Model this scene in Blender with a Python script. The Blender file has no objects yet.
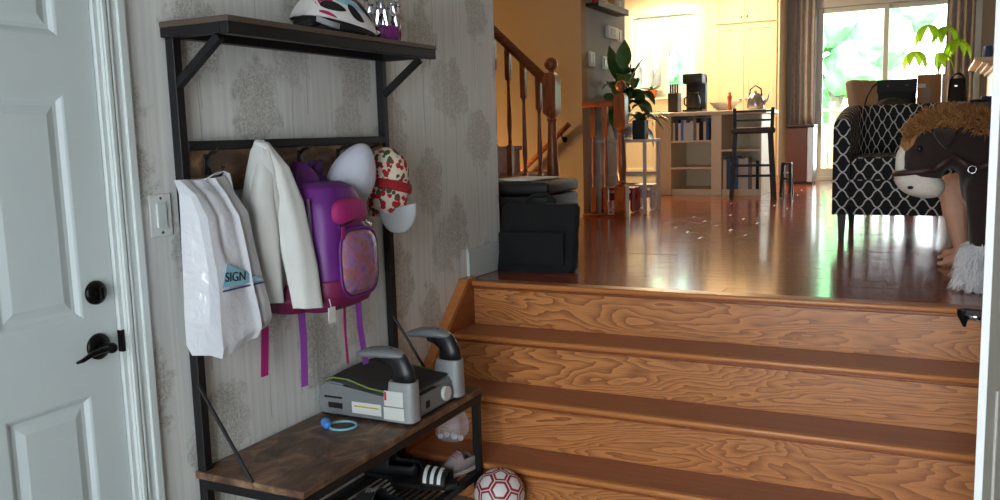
import bpy, bmesh, math, random
from mathutils import Vector, Matrix, noise as mnoise
random.seed(7)
PI = math.pi
scene = bpy.context.scene
COL = scene.collection

# ------------------------------------------------------------------ camera, light, exposure
H = 1.417                       # eye height above the entry floor
U = 0.76                        # upper floor level
cam_d = bpy.data.cameras.new('camera'); cam = bpy.data.objects.new('camera', cam_d); COL.objects.link(cam)
cam_d.sensor_width = 36.0; cam_d.lens = 870.0 * 36.0 / 1000.0; cam_d.clip_start = 0.05
cam.matrix_world = Matrix(((0.89586652, -0.03275252, 0.4431145, 0),
                           (0.44339098, 0.13046907, -0.88678197, 0),
                           (-0.02876839, 0.99091124, 0.13140505, H),
                           (0, 0, 0, 1)))
scene.camera = cam
vs = scene.view_settings
vs.view_transform = 'Standard'; vs.look = 'None'; vs.exposure = 0.58; vs.gamma = 1.0; vs.use_curve_mapping = False

world = bpy.data.worlds.new('overcast'); scene.world = world; world.use_nodes = True
bg = world.node_tree.nodes['Background']
bg.inputs[0].default_value = (0.86, 0.95, 1.0, 1); bg.inputs[1].default_value = 9.0

def area(name, loc, rot, sx, sy, power=0, color=(1, 1, 1), portal=False, spread=None):
    l = bpy.data.lights.new(name, 'AREA'); l.shape = 'RECTANGLE'; l.size = sx; l.size_y = sy
    l.energy = power; l.color = color
    if portal: l.cycles.is_portal = True
    if spread: l.spread = spread
    o = bpy.data.objects.new(name, l); COL.objects.link(o); o.location = loc; o.rotation_euler = rot
    return o
# daylight through the patio door, the kitchen window and the glazed entrance behind the camera
area('patio_portal', (-0.5, 11.40, 1.8), (-PI/2, 0, 0), 1.9, 2.1, portal=True)
area('kitchen_portal', (-3.1, 11.40, 2.35), (-PI/2, 0, 0), 1.1, 1.0, portal=True)
area('entrance_portal', (-0.45, -1.40, 1.25), (PI/2, 0, 0), 1.9, 2.1, portal=True)

# ------------------------------------------------------------------ materials
def lin(c):
    r = []
    for v in c:
        v /= 255.0
        r.append(v / 12.92 if v <= 0.04045 else ((v + 0.055) / 1.055) ** 2.4)
    return (r[0], r[1], r[2], 1)

class NT:
    def __init__(s, name):
        s.mat = bpy.data.materials.new(name); s.mat.use_nodes = True
        s.nt = s.mat.node_tree; s.b = s.nt.nodes['Principled BSDF']
    def n(s, t, **kw):
        nd = s.nt.nodes.new(t)
        for k, v in kw.items(): setattr(nd, k, v)
        return nd
    def put(s, sock, v):
        if v is None: return
        if isinstance(v, bpy.types.NodeSocket): s.nt.links.new(v, sock)
        else: sock.default_value = v
    def m(s, op, a, b=None, c=None):
        nd = s.n('ShaderNodeMath', operation=op)
        s.put(nd.inputs[0], a); s.put(nd.inputs[1], b); s.put(nd.inputs[2], c)
        return nd.outputs[0]
    def coord(s, kind='Object'):
        return s.n('ShaderNodeTexCoord').outputs[kind]
    def sep(s, v):
        nd = s.n('ShaderNodeSeparateXYZ'); s.put(nd.inputs[0], v); return nd.outputs
    def comb(s, x, y, z):
        nd = s.n('ShaderNodeCombineXYZ')
        for i, v in enumerate((x, y, z)): s.put(nd.inputs[i], v)
        return nd.outputs[0]
    def noise(s, v, scale, detail=2.0, rough=0.5, dist=0.0):
        nd = s.n('ShaderNodeTexNoise'); s.put(nd.inputs['Vector'], v)
        nd.inputs['Scale'].default_value = scale; nd.inputs['Detail'].default_value = detail
        nd.inputs['Roughness'].default_value = rough; nd.inputs['Distortion'].default_value = dist
        return nd.outputs[0]
    def ramp(s, f, stops):
        nd = s.n('ShaderNodeValToRGB'); s.put(nd.inputs[0], f); e = nd.color_ramp.elements
        while len(e) < len(stops): e.new(0.5)
        for i, (p, c) in enumerate(stops): e[i].position = p; e[i].color = c
        return nd.outputs[0]
    def mix(s, f, a, b):
        nd = s.n('ShaderNodeMix', data_type='RGBA')
        s.put(nd.inputs[0], f); s.put(nd.inputs[6], a); s.put(nd.inputs[7], b); return nd.outputs[2]
    def smooth(s, v, a, b):
        nd = s.n('ShaderNodeMapRange', interpolation_type='SMOOTHSTEP')
        s.put(nd.inputs[0], v); nd.inputs[1].default_value = a; nd.inputs[2].default_value = b
        return nd.outputs[0]
    def bump(s, h, strength=0.3, dist=0.01):
        nd = s.n('ShaderNodeBump'); nd.inputs['Strength'].default_value = strength
        nd.inputs['Distance'].default_value = dist; s.put(nd.inputs['Height'], h)
        s.put(s.b.inputs['Normal'], nd.outputs[0])
    def set(s, **kw):
        names = dict(color='Base Color', rough='Roughness', metal='Metallic', trans='Transmission Weight', ior='IOR',
                     alpha='Alpha', coat='Coat Weight', coat_rough='Coat Roughness', emit='Emission Color', emits='Emission Strength',
                     spec='Specular IOR Level', sheen='Sheen Weight', sss='Subsurface Weight')
        for k, v in kw.items(): s.put(s.b.inputs[names[k]], v)
        return s.mat

def plain(name, c, rough=0.5, metal=0.0, var=0.08, nscale=14.0, bump=0.0, bscale=200.0, **kw):
    t = NT(name); co = t.coord()
    a = lin(c); d = tuple(x * (1 - var * 2) for x in a[:3]) + (1,); l = tuple(min(1, x * (1 + var)) for x in a[:3]) + (1,)
    t.set(color=t.mix(t.noise(co, nscale, 3), d, l), rough=rough, metal=metal, **kw)
    if bump: t.bump(t.noise(co, bscale, 2), bump, 0.002)
    return t.mat

def oak(name, light, dark, along='X', rough=0.35, freq=14.0, contrast=1.0, stretch=(1.1, 7.0), coat=0.0, detail=1.5):
    """flat-sawn oak: contour lines of a stretched noise give the cathedral figure"""
    t = NT(name); x, y, z = t.sep(t.coord())
    rnd = t.m('MULTIPLY', t.n('ShaderNodeObjectInfo').outputs['Random'], 37.0)
    if along == 'X': u, v = x, t.m('ADD', z, y)
    elif along == 'Y': u, v = y, t.m('ADD', x, z)
    else: u, v = z, t.m('ADD', x, y)
    p = t.comb(t.m('MULTIPLY', u, stretch[0]), t.m('MULTIPLY', v, stretch[1]), rnd)
    n = t.noise(p, 1.0, detail, 0.42, 0.3)
    saw = t.m('FRACT', t.m('MULTIPLY', n, freq))
    ring = t.m('POWER', saw, 1.6)
    pores = t.noise(t.comb(t.m('MULTIPLY', u, 14.0), t.m('MULTIPLY', v, 420.0), rnd), 1.0, 2)
    f = t.m('ADD', t.m('MULTIPLY', ring, 0.75 * contrast), t.m('MULTIPLY', t.smooth(pores, 0.5, 0.75), 0.35 * contrast))
    c = t.mix(f, lin(light), lin(dark))
    tone = t.noise(t.comb(t.m('MULTIPLY', u, .6), t.m('MULTIPLY', v, 2.0), rnd), 1.0, 1)
    c2 = t.mix(t.m('MULTIPLY', tone, 0.35), c, lin(dark))
    t.set(color=c2, rough=rough, coat=coat, coat_rough=0.12)
    t.bump(f, 0.12, 0.001)
    return t.mat

MT = {}
MT['white_paint'] = plain('white_paint', (198, 207, 208), 0.42, var=0.02, bump=0.03, bscale=90)
MT['trim_white'] = plain('trim_white', (204, 211, 210), 0.38, var=0.02)
MT['edge_lit_white'] = plain('edge_lit_white', (246, 247, 246), 0.4, var=0.01)  # daylight on the free edge of door_2, painted in as brighter white
MT['door_shade_white'] = plain('door_shade_white', (226, 223, 214), 0.5, var=0.02)  # same white door: its face in shade, toned below the lit edge
MT['black_metal'] = plain('black_metal', (26, 26, 28), 0.45, 0.3, var=0.1, nscale=30)
MT['bronze'] = plain('bronze', (22, 19, 18), 0.33, 0.7, var=0.1)
MT['chrome'] = plain('chrome', (200, 200, 205), 0.15, 1.0, var=0.02)
MT['cream'] = plain('cream', (238, 222, 190), 0.4, var=0.02)
MT['cream_counter'] = plain('cream_counter', (225, 212, 190), 0.25, var=0.08, nscale=60)
MT['ceiling'] = plain('ceiling', (225, 222, 215), 0.9, var=0.01, bump=0.2, bscale=150)
MT['grey_wall'] = plain('grey_wall', (150, 150, 150), 0.75, var=0.02, bump=0.05)
MT['tan_wall'] = plain('tan_wall', (160, 138, 108), 0.75, var=0.02, bump=0.05)
MT['kitchen_wall'] = plain('kitchen_wall', (226, 214, 190), 0.75, var=0.02)
MT['taupe_wall'] = plain('taupe_wall', (165, 158, 150), 0.75, var=0.02)
MT['black_leather'] = plain('black_leather', (14, 14, 15), 0.6, var=0.12, bump=0.25, bscale=260)
MT['black_cloth'] = plain('black_cloth', (17, 17, 19), 0.9, var=0.15, bump=0.4, bscale=500)
MT['black_plastic'] = plain('black_plastic', (22, 22, 24), 0.4, var=0.05)
MT['dark_wood'] = plain('dark_wood', (28, 21, 19), 0.55, var=0.1)
MT['paper'] = plain('paper', (220, 220, 216), 0.7, var=0.03)
MT['grey_plastic'] = plain('grey_plastic', (122, 126, 128), 0.45, var=0.05)
MT['grey_plastic_light'] = plain('grey_plastic_light', (150, 153, 154), 0.4, var=0.04)
MT['seat_cloth'] = plain('seat_cloth', (52, 46, 46), 0.9, var=0.15, bump=0.3, bscale=400)
MT['green_piping'] = plain('green_piping', (118, 140, 70), 0.6)
MT['sticker_white'] = plain('sticker_white', (214, 216, 212), 0.5, var=0.03)
MT['red'] = plain('red', (190, 35, 40), 0.5)
MT['ball_red'] = plain('ball_red', (150, 25, 38), 0.4)
MT['ball_white'] = plain('ball_white', (222, 218, 216), 0.4, var=0.03)
MT['yellow'] = plain('yellow', (205, 175, 60), 0.5)
MT['blue'] = plain('blue', (75, 140, 220), 0.35)
MT['blue_dark'] = plain('blue_dark', (40, 70, 130), 0.4)
MT['pack_purple'] = plain('pack_purple', (104, 34, 124), 0.5, var=0.15, bump=0.2, bscale=90)
MT['pack_purple_dark'] = plain('pack_purple_dark', (82, 30, 104), 0.7, var=0.15)
MT['pack_magenta'] = plain('pack_magenta', (118, 24, 74), 0.55, var=0.12)
MT['strap_purple'] = plain('strap_purple', (148, 70, 168), 0.7)
MT['strap_magenta'] = plain('strap_magenta', (160, 28, 105), 0.7)
MT['teal'] = plain('teal', (40, 110, 105), 0.8)
MT['brown_strap'] = plain('brown_strap', (62, 40, 34), 0.5)
MT['cap_white'] = plain('cap_white', (196, 198, 212), 0.85, var=0.04, bump=0.2, bscale=500)
MT['jacket'] = plain('jacket', (212, 212, 208), 0.9, var=0.05, bump=0.3, bscale=500, sheen=0.2)
MT['hat_brim'] = plain('hat_brim', (176, 178, 182), 0.85)
MT['red_cloth'] = plain('red_cloth', (160, 30, 40), 0.85)
MT['liner_black'] = plain('liner_black', (18, 18, 20), 0.7)
MT['helmet_pink'] = plain('helmet_pink', (168, 28, 88), 0.3)
MT['helmet_purple'] = plain('helmet_purple', (62, 34, 84), 0.3)
MT['helmet_blue'] = plain('helmet_blue', (140, 196, 216), 0.3)
MT['crown_purple'] = plain('crown_purple', (120, 40, 120), 0.35)
MT['silver_foil'] = plain('silver_foil', (205, 205, 215), 0.14, 1.0, var=0.2, nscale=40)
MT['shoe_grey'] = plain('shoe_grey', (150, 140, 142), 0.7)
MT['shoe_pink'] = plain('shoe_pink', (170, 120, 125), 0.7)
MT['shoe_sole'] = plain('shoe_sole', (190, 180, 170), 0.6)
MT['shoe_black'] = plain('shoe_black', (20, 20, 22), 0.6)
MT['white_stripe'] = plain('white_stripe', (230, 230, 230), 0.5, var=0.02)
MT['leaf'] = plain('leaf', (66, 112, 48), 0.4, var=0.25, nscale=9)
MT['leaf_dark'] = plain('leaf_dark', (48, 88, 40), 0.4, var=0.2, nscale=9)
MT['stem'] = plain('stem', (96, 116, 62), 0.6)
MT['bark'] = plain('bark', (120, 108, 95), 0.9, var=0.2)
MT['soil'] = plain('soil', (60, 45, 36), 0.95)
MT['terracotta'] = plain('terracotta', (190, 110, 70), 0.8)
MT['red_stool'] = plain('red_stool', (150, 30, 44), 0.45)
MT['white_stool'] = plain('white_stool', (205, 205, 208), 0.45)
MT['table_grey'] = plain('table_grey', (190, 188, 184), 0.5)
MT['dining_grey'] = plain('dining_grey', (98, 92, 88), 0.5, var=0.15)
MT['linen'] = plain('linen', (176, 156, 132), 0.95, var=0.06, bump=0.3, bscale=400)
MT['cardboard'] = plain('cardboard', (172, 128, 82), 0.85, var=0.05)
MT['cardboard_light'] = plain('cardboard_light', (228, 205, 170), 0.85, var=0.04)
MT['tape'] = plain('tape', (140, 98, 60), 0.4)
MT['coat_dark'] = plain('coat_dark', (52, 50, 58), 0.9, var=0.2)
MT['deck'] = oak('deck', (188, 160, 128), (150, 122, 92), 'X', 0.7)
MT['fence_wood'] = oak('fence_wood', (176, 150, 120), (140, 115, 88), 'Z', 0.8)
MT['grass'] = plain('grass', (110, 150, 80), 0.95, var=0.3, nscale=3)
MT['foliage'] = plain('foliage', (128, 182, 132), 0.9, var=0.12, nscale=2.5)
MT['brown_box'] = plain('brown_box', (78, 42, 36), 0.35, var=0.1)
MT['steel'] = plain('steel', (180, 180, 182), 0.28, 0.9, var=0.04)
MT['skin'] = plain('skin', (226, 172, 144), 0.55, var=0.05, sss=0.05)
MT['shirt'] = plain('shirt', (196, 196, 200), 0.9)
MT['shorts'] = plain('shorts', (50, 60, 95), 0.9)
MT['hair'] = plain('hair', (70, 45, 30), 0.6, var=0.2)
MT['horse_brown'] = plain('horse_brown', (46, 30, 26), 0.95, var=0.25, nscale=60, bump=0.6, bscale=320, sheen=0.15)
MT['horse_white'] = plain('horse_white', (228, 218, 204), 0.95, var=0.08, nscale=60, bump=0.5, bscale=300)
MT['mane'] = plain('mane', (176, 122, 70), 0.9, var=0.3, nscale=50)
MT['fluff_white'] = plain('fluff_white', (242, 242, 244), 0.95, var=0.05)
MT['entry_tile'] = plain('entry_tile', (140, 134, 126), 0.4, var=0.1)
MT['oak_rail'] = oak('oak_rail', (150, 84, 42), (98, 50, 24), 'Z', 0.32)
MT['oak_rail_x'] = oak('oak_rail_x', (150, 84, 42), (98, 50, 24), 'X', 0.32)
MT['riser_oak'] = oak('riser_oak', (220, 148, 88), (124, 64, 32), 'X', 0.34, 32.0, 0.95, (1.0, 5.2), detail=4.0)
MT['tread_oak'] = oak('tread_oak', (172, 110, 80), (134, 78, 54), 'X', 0.3, 9.0, 0.5, (0.8, 6.0))
MT['nosing_oak'] = oak('nosing_oak', (206, 134, 76), (170, 100, 52), 'X', 0.3, 6.0, 0.5, (0.6, 8.0))
MT['skirt_oak'] = oak('skirt_oak', (158, 84, 42), (110, 54, 26), 'Y', 0.34, 10.0, 0.7, (1.0, 6.0))

def floor_wood():
    t = NT('floor_oak'); x, y, z = t.sep(t.coord()); r = t.n('ShaderNodeObjectInfo').outputs['Random']
    rr = t.m('MULTIPLY', r, 41.0)
    n = t.noise(t.comb(t.m('MULTIPLY', x, 1.2), t.m('MULTIPLY', y, 18.0), rr), 1.0, 2)
    g = t.m('POWER', t.m('FRACT', t.m('MULTIPLY', n, 9.0)), 2.0)
    base = t.mix(r, lin((134, 66, 42)), lin((156, 82, 54)))
    c = t.mix(t.m('MULTIPLY', g, 0.4), base, lin((70, 32, 20)))
    t.set(color=c, rough=t.m('ADD', 0.13, t.m('MULTIPLY', t.noise(t.comb(x, t.m('MULTIPLY', y, 3.0), rr), 9.0, 3), 0.10)), coat=0.35, coat_rough=0.1)
    return t.mat
MT['floor_oak'] = floor_wood()

def rustic():
    t = NT('rustic_board'); co = t.coord(); x, y, z = t.sep(co)
    n = t.noise(t.comb(t.m('MULTIPLY', x, 3.5), t.m('MULTIPLY', y, 2.2), t.m('MULTIPLY', z, 3.5)), 3.2, 5, 0.62, 1.2)
    f = t.noise(t.comb(t.m('MULTIPLY', x, 9), t.m('MULTIPLY', y, 1.2), t.m('MULTIPLY', z, 9)), 9.0, 4, 0.6)
    c = t.ramp(n, [(0.32, lin((64, 44, 34))), (0.5, lin((106, 78, 58))), (0.68, lin((158, 124, 94)))])
    t.set(color=t.mix(t.m('MULTIPLY', t.smooth(f, .5, .8), 0.4), c, lin((60, 40, 30))), rough=0.45); t.bump(f, 0.15, 0.002)
    return t.mat
MT['rustic'] = rustic()
MT['shelf_brown'] = plain('shelf_brown', (86, 70, 60), 0.5, var=0.15, nscale=12)

def wallpaper():
    """pale grey paper printed with staggered stippled trees on thin trunks"""
    t = NT('wallpaper'); co = t.coord(); x, y, z = t.sep(co)
    fine = t.noise(co, 130.0, 4, 0.65, 1.0); edge = t.noise(co, 16.0, 3, 0.6); wob = t.noise(t.comb(0.0, t.m('MULTIPLY', y, 3.0), z), 3.0, 1)
    def layer(w, h, oy, oz, rx, rz):
        uu = t.m('DIVIDE', t.m('ADD', y, oy), w); col = t.m('FLOOR', uu)
        vv = t.m('ADD', t.m('DIVIDE', t.m('ADD', z, oz), h), t.m('MULTIPLY', col, 0.37)); row = t.m('FLOOR', vv)
        wn = t.n('ShaderNodeTexWhiteNoise', noise_dimensions='2D'); t.put(wn.inputs['Vector'], t.comb(col, row, 0.0))
        jit = t.m('MULTIPLY', t.m('SUBTRACT', wn.outputs[0], 0.5), 0.25)
        lu = t.m('MULTIPLY', t.m('ADD', t.m('SUBTRACT', t.m('FRACT', uu), 0.5), jit), w)
        lv = t.m('MULTIPLY', t.m('SUBTRACT', t.m('FRACT', vv), 0.66), h)
        # crown: egg shaped, ragged outline
        taper = t.m('ADD', 1.0, t.m('MULTIPLY', lv, 1.2))
        du = t.m('DIVIDE', t.m('MULTIPLY', lu, taper), rx); dv = t.m('DIVIDE', lv, rz)
        r = t.m('ADD', t.m('SQRT', t.m('ADD', t.m('MULTIPLY', du, du), t.m('MULTIPLY', dv, dv))), t.m('MULTIPLY', t.m('SUBTRACT', edge, 0.5), 1.7))
        crown = t.m('SUBTRACT', 1.0, t.smooth(r, 0.72, 1.02))
        stip = t.smooth(fine, 0.46, 0.56)
        cr = t.m('MULTIPLY', crown, t.m('ADD', 0.26, t.m('MULTIPLY', stip, 0.74)))
        tx = t.m('ABSOLUTE', t.m('ADD', lu, t.m('MULTIPLY', t.m('SUBTRACT', wob, 0.5), 0.05)))
        tr = t.m('MULTIPLY', t.m('SUBTRACT', 1.0, t.smooth(tx, 0.0012, 0.0035)), t.m('LESS_THAN', lv, rz * 0.6))
        return t.m('MAXIMUM', cr, t.m('MULTIPLY', tr, 0.8))
    a = layer(0.255, 0.60, 0.03, 0.1, 0.115, 0.15)
    b = layer(0.33, 0.70, 0.19, 0.43, 0.105, 0.135)
    f = t.m('MULTIPLY', t.m('MAXIMUM', a, t.m('MULTIPLY', b, 0.75)), 0.75)
    streak = t.noise(t.comb(0.0, t.m('MULTIPLY', y, 60.0), t.m('MULTIPLY', z, 1.5)), 1.0, 3)
    base = t.mix(t.smooth(streak, 0.3, 0.7), lin((212, 212, 208)), lin((226, 227, 224)))
    t.set(color=t.mix(f, base, lin((156, 152, 141))), rough=0.6)
    t.bump(fine, 0.06, 0.002)
    return t.mat
MT['wallpaper'] = wallpaper()

def lattice():
    t = NT('lattice_fabric'); u, v, _ = t.sep(t.coord('UV'))
    S = 1 / 0.092
    U_ = t.m('MULTIPLY', u, S); V_ = t.m('MULTIPLY', v, S * 0.92)
    A = t.m('ADD', U_, V_); B = t.m('SUBTRACT', U_, V_)
    def line(p, q):
        w = t.m('MULTIPLY', t.m('SINE', t.m('MULTIPLY', q, 2 * PI)), 0.05)
        d = t.m('ABSOLUTE', t.m('SUBTRACT', t.m('FRACT', t.m('ADD', p, w)), 0.5))
        return t.m('SUBTRACT', 1.0, t.smooth(d, 0.042, 0.068))
    f = t.m('MAXIMUM', line(A, B), line(B, A))
    t.set(color=t.mix(f, lin((20, 20, 23)), lin((196, 194, 190))), rough=0.9)
    t.bump(t.noise(t.coord(), 600, 1), 0.2, 0.002)
    return t.mat
MT['lattice'] = lattice()

def floral():
    t = NT('floral_cloth'); co = t.coord()
    v = t.n('ShaderNodeTexVoronoi'); t.put(v.inputs['Vector'], co); v.inputs['Scale'].default_value = 62
    k = t.sep(v.outputs['Color'])[0]; d = v.outputs['Distance']
    blob = t.m('LESS_THAN', t.m('ADD', d, t.m('MULTIPLY', t.noise(co, 150, 2), 0.25)), 0.80)
    col = t.ramp(k, [(0.0, lin((172, 36, 48))), (0.34, lin((172, 36, 48))), (0.36, lin((62, 84, 52))), (0.64, lin((62, 84, 52))), (0.66, lin((226, 208, 190))), (1.0, lin((226, 208, 190)))])
    for e in t.nt.nodes:
        if e.type == 'VALTORGB': e.color_ramp.interpolation = 'CONSTANT'
    t.set(color=t.mix(blob, lin((222, 206, 188)), col), rough=0.9)
    return t.mat
MT['floral'] = floral()

def packprint():
    t = NT('pack_print'); co = t.coord()
    a = t.noise(co, 16, 3, 0.55, 0.8); b = t.noise(co, 45, 3, 0.6)
    c = t.ramp(a, [(0.34, lin((96, 44, 100))), (0.46, lin((136, 92, 150))), (0.55, lin((150, 74, 62))), (0.66, lin((92, 82, 122)))])
    t.set(color=t.mix(t.m('MULTIPLY', b, 0.22), c, lin((205, 170, 175))), rough=0.35)
    return t.mat
MT['pack_print'] = packprint()

def plasticbag():
    t = NT('bag_plastic'); co = t.coord()
    n = t.noise(co, 26, 3, 0.5, 0.6)
    t.set(color=lin((206, 206, 212)), rough=0.22, spec=0.6, sss=0.05); t.bump(n, 0.35, 0.012)
    return t.mat
MT['bag_plastic'] = plasticbag()

def clearplastic(name, c=(235, 235, 240), alpha=0.25, rough=0.08):
    t = NT(name); co = t.coord(); n = t.noise(co, 60, 2, 0.5, 1.0)
    t.set(color=lin(c), rough=rough, alpha=alpha, spec=0.9); t.bump(n, 0.6, 0.01)
    return t.mat
MT['clear_bag'] = clearplastic('clear_bag', (205, 205, 215), alpha=0.26)
MT['glass_pot'] = clearplastic('glass_pot', alpha=0.4)
def glassmat():
    t = NT('window_glass')
    tr = t.n('ShaderNodeBsdfTransparent'); gl = t.n('ShaderNodeBsdfGlossy'); gl.inputs['Roughness'].default_value = 0.02
    fr = t.n('ShaderNodeFresnel'); fr.inputs[0].default_value = 1.45
    mx = t.n('ShaderNodeMixShader'); t.nt.links.new(fr.outputs[0], mx.inputs[0]); t.nt.links.new(tr.outputs[0], mx.inputs[1]); t.nt.links.new(gl.outputs[0], mx.inputs[2])
    out = [n for n in t.nt.nodes if n.type == 'OUTPUT_MATERIAL'][0]; t.nt.links.new(mx.outputs[0], out.inputs[0])
    t.nt.nodes.remove(t.b)
    return t.mat
MT['glass'] = glassmat()
def curtainmat():
    t = NT('curtain_cloth'); co = t.coord()
    n = t.noise(co, 18, 3, 0.6, 0.5)
    t.set(color=t.mix(n, lin((140, 138, 138)), lin((188, 186, 186))), rough=0.9); return t.mat
MT['curtain'] = curtainmat()
def translucent_leaf():
    t = NT('leaf_bright'); 
    d = t.n('ShaderNodeBsdfDiffuse'); d.inputs[0].default_value = lin((140, 200, 60))
    tl = t.n('ShaderNodeBsdfTranslucent'); tl.inputs[0].default_value = lin((190, 230, 70))
    mx = t.n('ShaderNodeMixShader'); mx.inputs[0].default_value = 0.6
    t.nt.links.new(d.outputs[0], mx.inputs[1]); t.nt.links.new(tl.outputs[0], mx.inputs[2])
    out = [n for n in t.nt.nodes if n.type == 'OUTPUT_MATERIAL'][0]; t.nt.links.new(mx.outputs[0], out.inputs[0])
    t.nt.nodes.remove(t.b); return t.mat
MT['leaf_bright'] = translucent_leaf()
def lampmat(name, c, s):
    t = NT(name); t.set(color=lin(c), emit=lin(c), emits=s, rough=0.5); return t.mat
MT['lamp_warm'] = lampmat('lamp_warm', (255, 206, 140), 6.0)

# ------------------------------------------------------------------ mesh helpers
WM = {}
def B(): return bmesh.new()
def V(*a): return Vector(a)
def xf(bm, verts, M): bmesh.ops.transform(bm, matrix=M, verts=verts)
def box(bm, x0, x1, y0, y1, z0, z1, bev=0.0, seg=2, M=None):
    r = bmesh.ops.create_cube(bm, size=1.0); vs_ = r['verts']
    xf(bm, vs_, Matrix.Translation(((x0+x1)/2, (y0+y1)/2, (z0+z1)/2)) @ Matrix.Diagonal((abs(x1-x0), abs(y1-y0), abs(z1-z0), 1)))
    if bev > 0:
        es = list({e for v in vs_ for e in v.link_edges})
        r2 = bmesh.ops.bevel(bm, geom=es, offset=bev, segments=seg, affect='EDGES', profile=0.5)
        vs_ = list({v for f in r2['faces'] for v in f.verts} | {v for v in vs_ if v.is_valid})
        allv = set(vs_); stack = list(vs_)
        while stack:
            v = stack.pop()
            for e in v.link_edges:
                o = e.other_vert(v)
                if o not in allv: allv.add(o); stack.append(o)
        vs_ = list(allv)
    if M is not None: xf(bm, vs_, M)
    return vs_
def frame_of(d):
    d = d.normalized(); up = V(0, 0, 1) if abs(d.z) < 0.95 else V(1, 0, 0)
    a = d.cross(up).normalized(); b = a.cross(d).normalized(); return a, b
def tube(bm, pts, rad, n=8, caps=True, flat=None):
    pts = [Vector(p) for p in pts]; R = rad if isinstance(rad, (list, tuple)) else [rad] * len(pts); rings = []
    a0 = None
    for i, p in enumerate(pts):
        d = (pts[min(i+1, len(pts)-1)] - pts[max(i-1, 0)])
        if d.length < 1e-9: d = V(0, 0, 1)
        if a0 is None: a, b = frame_of(d)
        else:
            dn = d.normalized(); a = (a0 - dn * a0.dot(dn)).normalized(); b = dn.cross(a) * -1
        a0 = a
        fx, fy = flat if flat else (1, 1)
        rings.append([bm.verts.new(p + a * (math.cos(2*PI*k/n) * R[i] * fx) + b * (math.sin(2*PI*k/n) * R[i] * fy)) for k in range(n)])
    for i in range(len(rings)-1):
        for k in range(n):
            bm.faces.new((rings[i][k], rings[i][(k+1) % n], rings[i+1][(k+1) % n], rings[i+1][k]))
    if caps:
        bm.faces.new(rings[0][::-1]); bm.faces.new(rings[-1])
    return rings
def bar(bm, p, q, w, h=None):
    """square bar between two points"""
    p = Vector(p); q = Vector(q); h = h or w; a, b = frame_of(q - p)
    vs_ = []
    for c in (p, q):
        for sx, sy in ((-1, -1), (1, -1), (1, 1), (-1, 1)): vs_.append(bm.verts.new(c + a * sx * w / 2 + b * sy * h / 2))
    for f in ((0, 1, 2, 3), (7, 6, 5, 4), (0, 4, 5, 1), (1, 5, 6, 2), (2, 6, 7, 3), (3, 7, 4, 0)): bm.faces.new([vs_[i] for i in f])
def lathe(bm, prof, n=16, c=(0, 0, 0), sq=None):
    """profile of (radius, z); sq: set of indexes whose ring is square"""
    rings = []
    for i, (r, z) in enumerate(prof):
        ring = []
        for k in range(n):
            a = 2*PI*k/n
            if sq and i in sq:
                m = max(abs(math.cos(a)), abs(math.sin(a))); rr = r / m
            else: rr = r
            ring.append(bm.verts.new((c[0] + rr*math.cos(a), c[1] + rr*math.sin(a), c[2] + z)))
        rings.append(ring)
    for i in range(len(rings)-1):
        for k in range(n): bm.faces.new((rings[i][k], rings[i][(k+1) % n], rings[i+1][(k+1) % n], rings[i+1][k]))
    bm.faces.new(rings[0][::-1]); bm.faces.new(rings[-1])
def ball(bm, c, r, s=(1, 1, 1), u=20, v=12, M=None):
    q = bmesh.ops.create_uvsphere(bm, u_segments=u, v_segments=v, radius=r)['verts']
    T = Matrix.Translation(c) @ (M or Matrix()) @ Matrix.Diagonal((s[0], s[1], s[2], 1)); xf(bm, q, T); return q
def prism(bm, poly, d0, d1, axis='X'):
    """extrude a 2-D polygon along an axis: X -> poly in (y,z), Y -> (x,z), Z -> (x,y)"""
    def P3(p, d): return {'X': (d, p[0], p[1]), 'Y': (p[0], d, p[1]), 'Z': (p[0], p[1], d)}[axis]
    a = [bm.verts.new(P3(p, d0)) for p in poly]; b = [bm.verts.new(P3(p, d1)) for p in poly]; n = len(poly)
    bm.faces.new(a[::-1]); bm.faces.new(b)
    for i in range(n): bm.faces.new((a[i], a[(i+1) % n], b[(i+1) % n], b[i]))
def grid(bm, f, nu, nv, closed_u=False, caps=False):
    vs_ = [[bm.verts.new(f(i / (nu if closed_u else nu-1), j/(nv-1))) for i in range(nu)] for j in range(nv)]
    for j in range(nv-1):
        for i in range(nu if closed_u else nu-1):
            bm.faces.new((vs_[j][i], vs_[j][(i+1) % nu], vs_[j+1][(i+1) % nu], vs_[j+1][i]))
    if caps and closed_u:
        bm.faces.new(vs_[0][::-1]); bm.faces.new(vs_[-1])
    return vs_
def sup(t, e):
    return math.copysign(abs(t) ** e, t)

def mk(name, bm, mat, parent=None, smooth=False, M=None, solid=0, subsurf=0):
    """link one mesh object built in world coordinates"""
    me = bpy.data.meshes.new(name)
    if isinstance(bm, bmesh.types.BMesh):
        bmesh.ops.recalc_face_normals(bm, faces=bm.faces[:]); bm.to_mesh(me); bm.free()
    else: me = bm
    o = bpy.data.objects.new(name, me); COL.objects.link(o)
    for mm in (mat if isinstance(mat, list) else [mat]): me.materials.append(MT[mm])
    if smooth:
        me.polygons.foreach_set('use_smooth', [True] * len(me.polygons))
        if smooth == 'auto': me.set_sharp_from_angle(angle=math.radians(38))
    if parent is not None:
        o.parent = parent; o.matrix_parent_inverse = WM[parent.name].inverted()
    if M is not None: o.matrix_basis = M
    WM[o.name] = M.copy() if M is not None else Matrix()
    if solid:
        s = o.modifiers.new('thickness', 'SOLIDIFY'); s.thickness = solid; s.offset = 0
    if subsurf:
        s = o.modifiers.new('smooth', 'SUBSURF'); s.levels = subsurf; s.render_levels = subsurf
    return o
def tag(o, label, cat, group=None, kind=None):
    if label: o['label'] = label
    if cat: o['category'] = cat
    if group: o['group'] = group
    if kind: o['kind'] = kind
    return o
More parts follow.
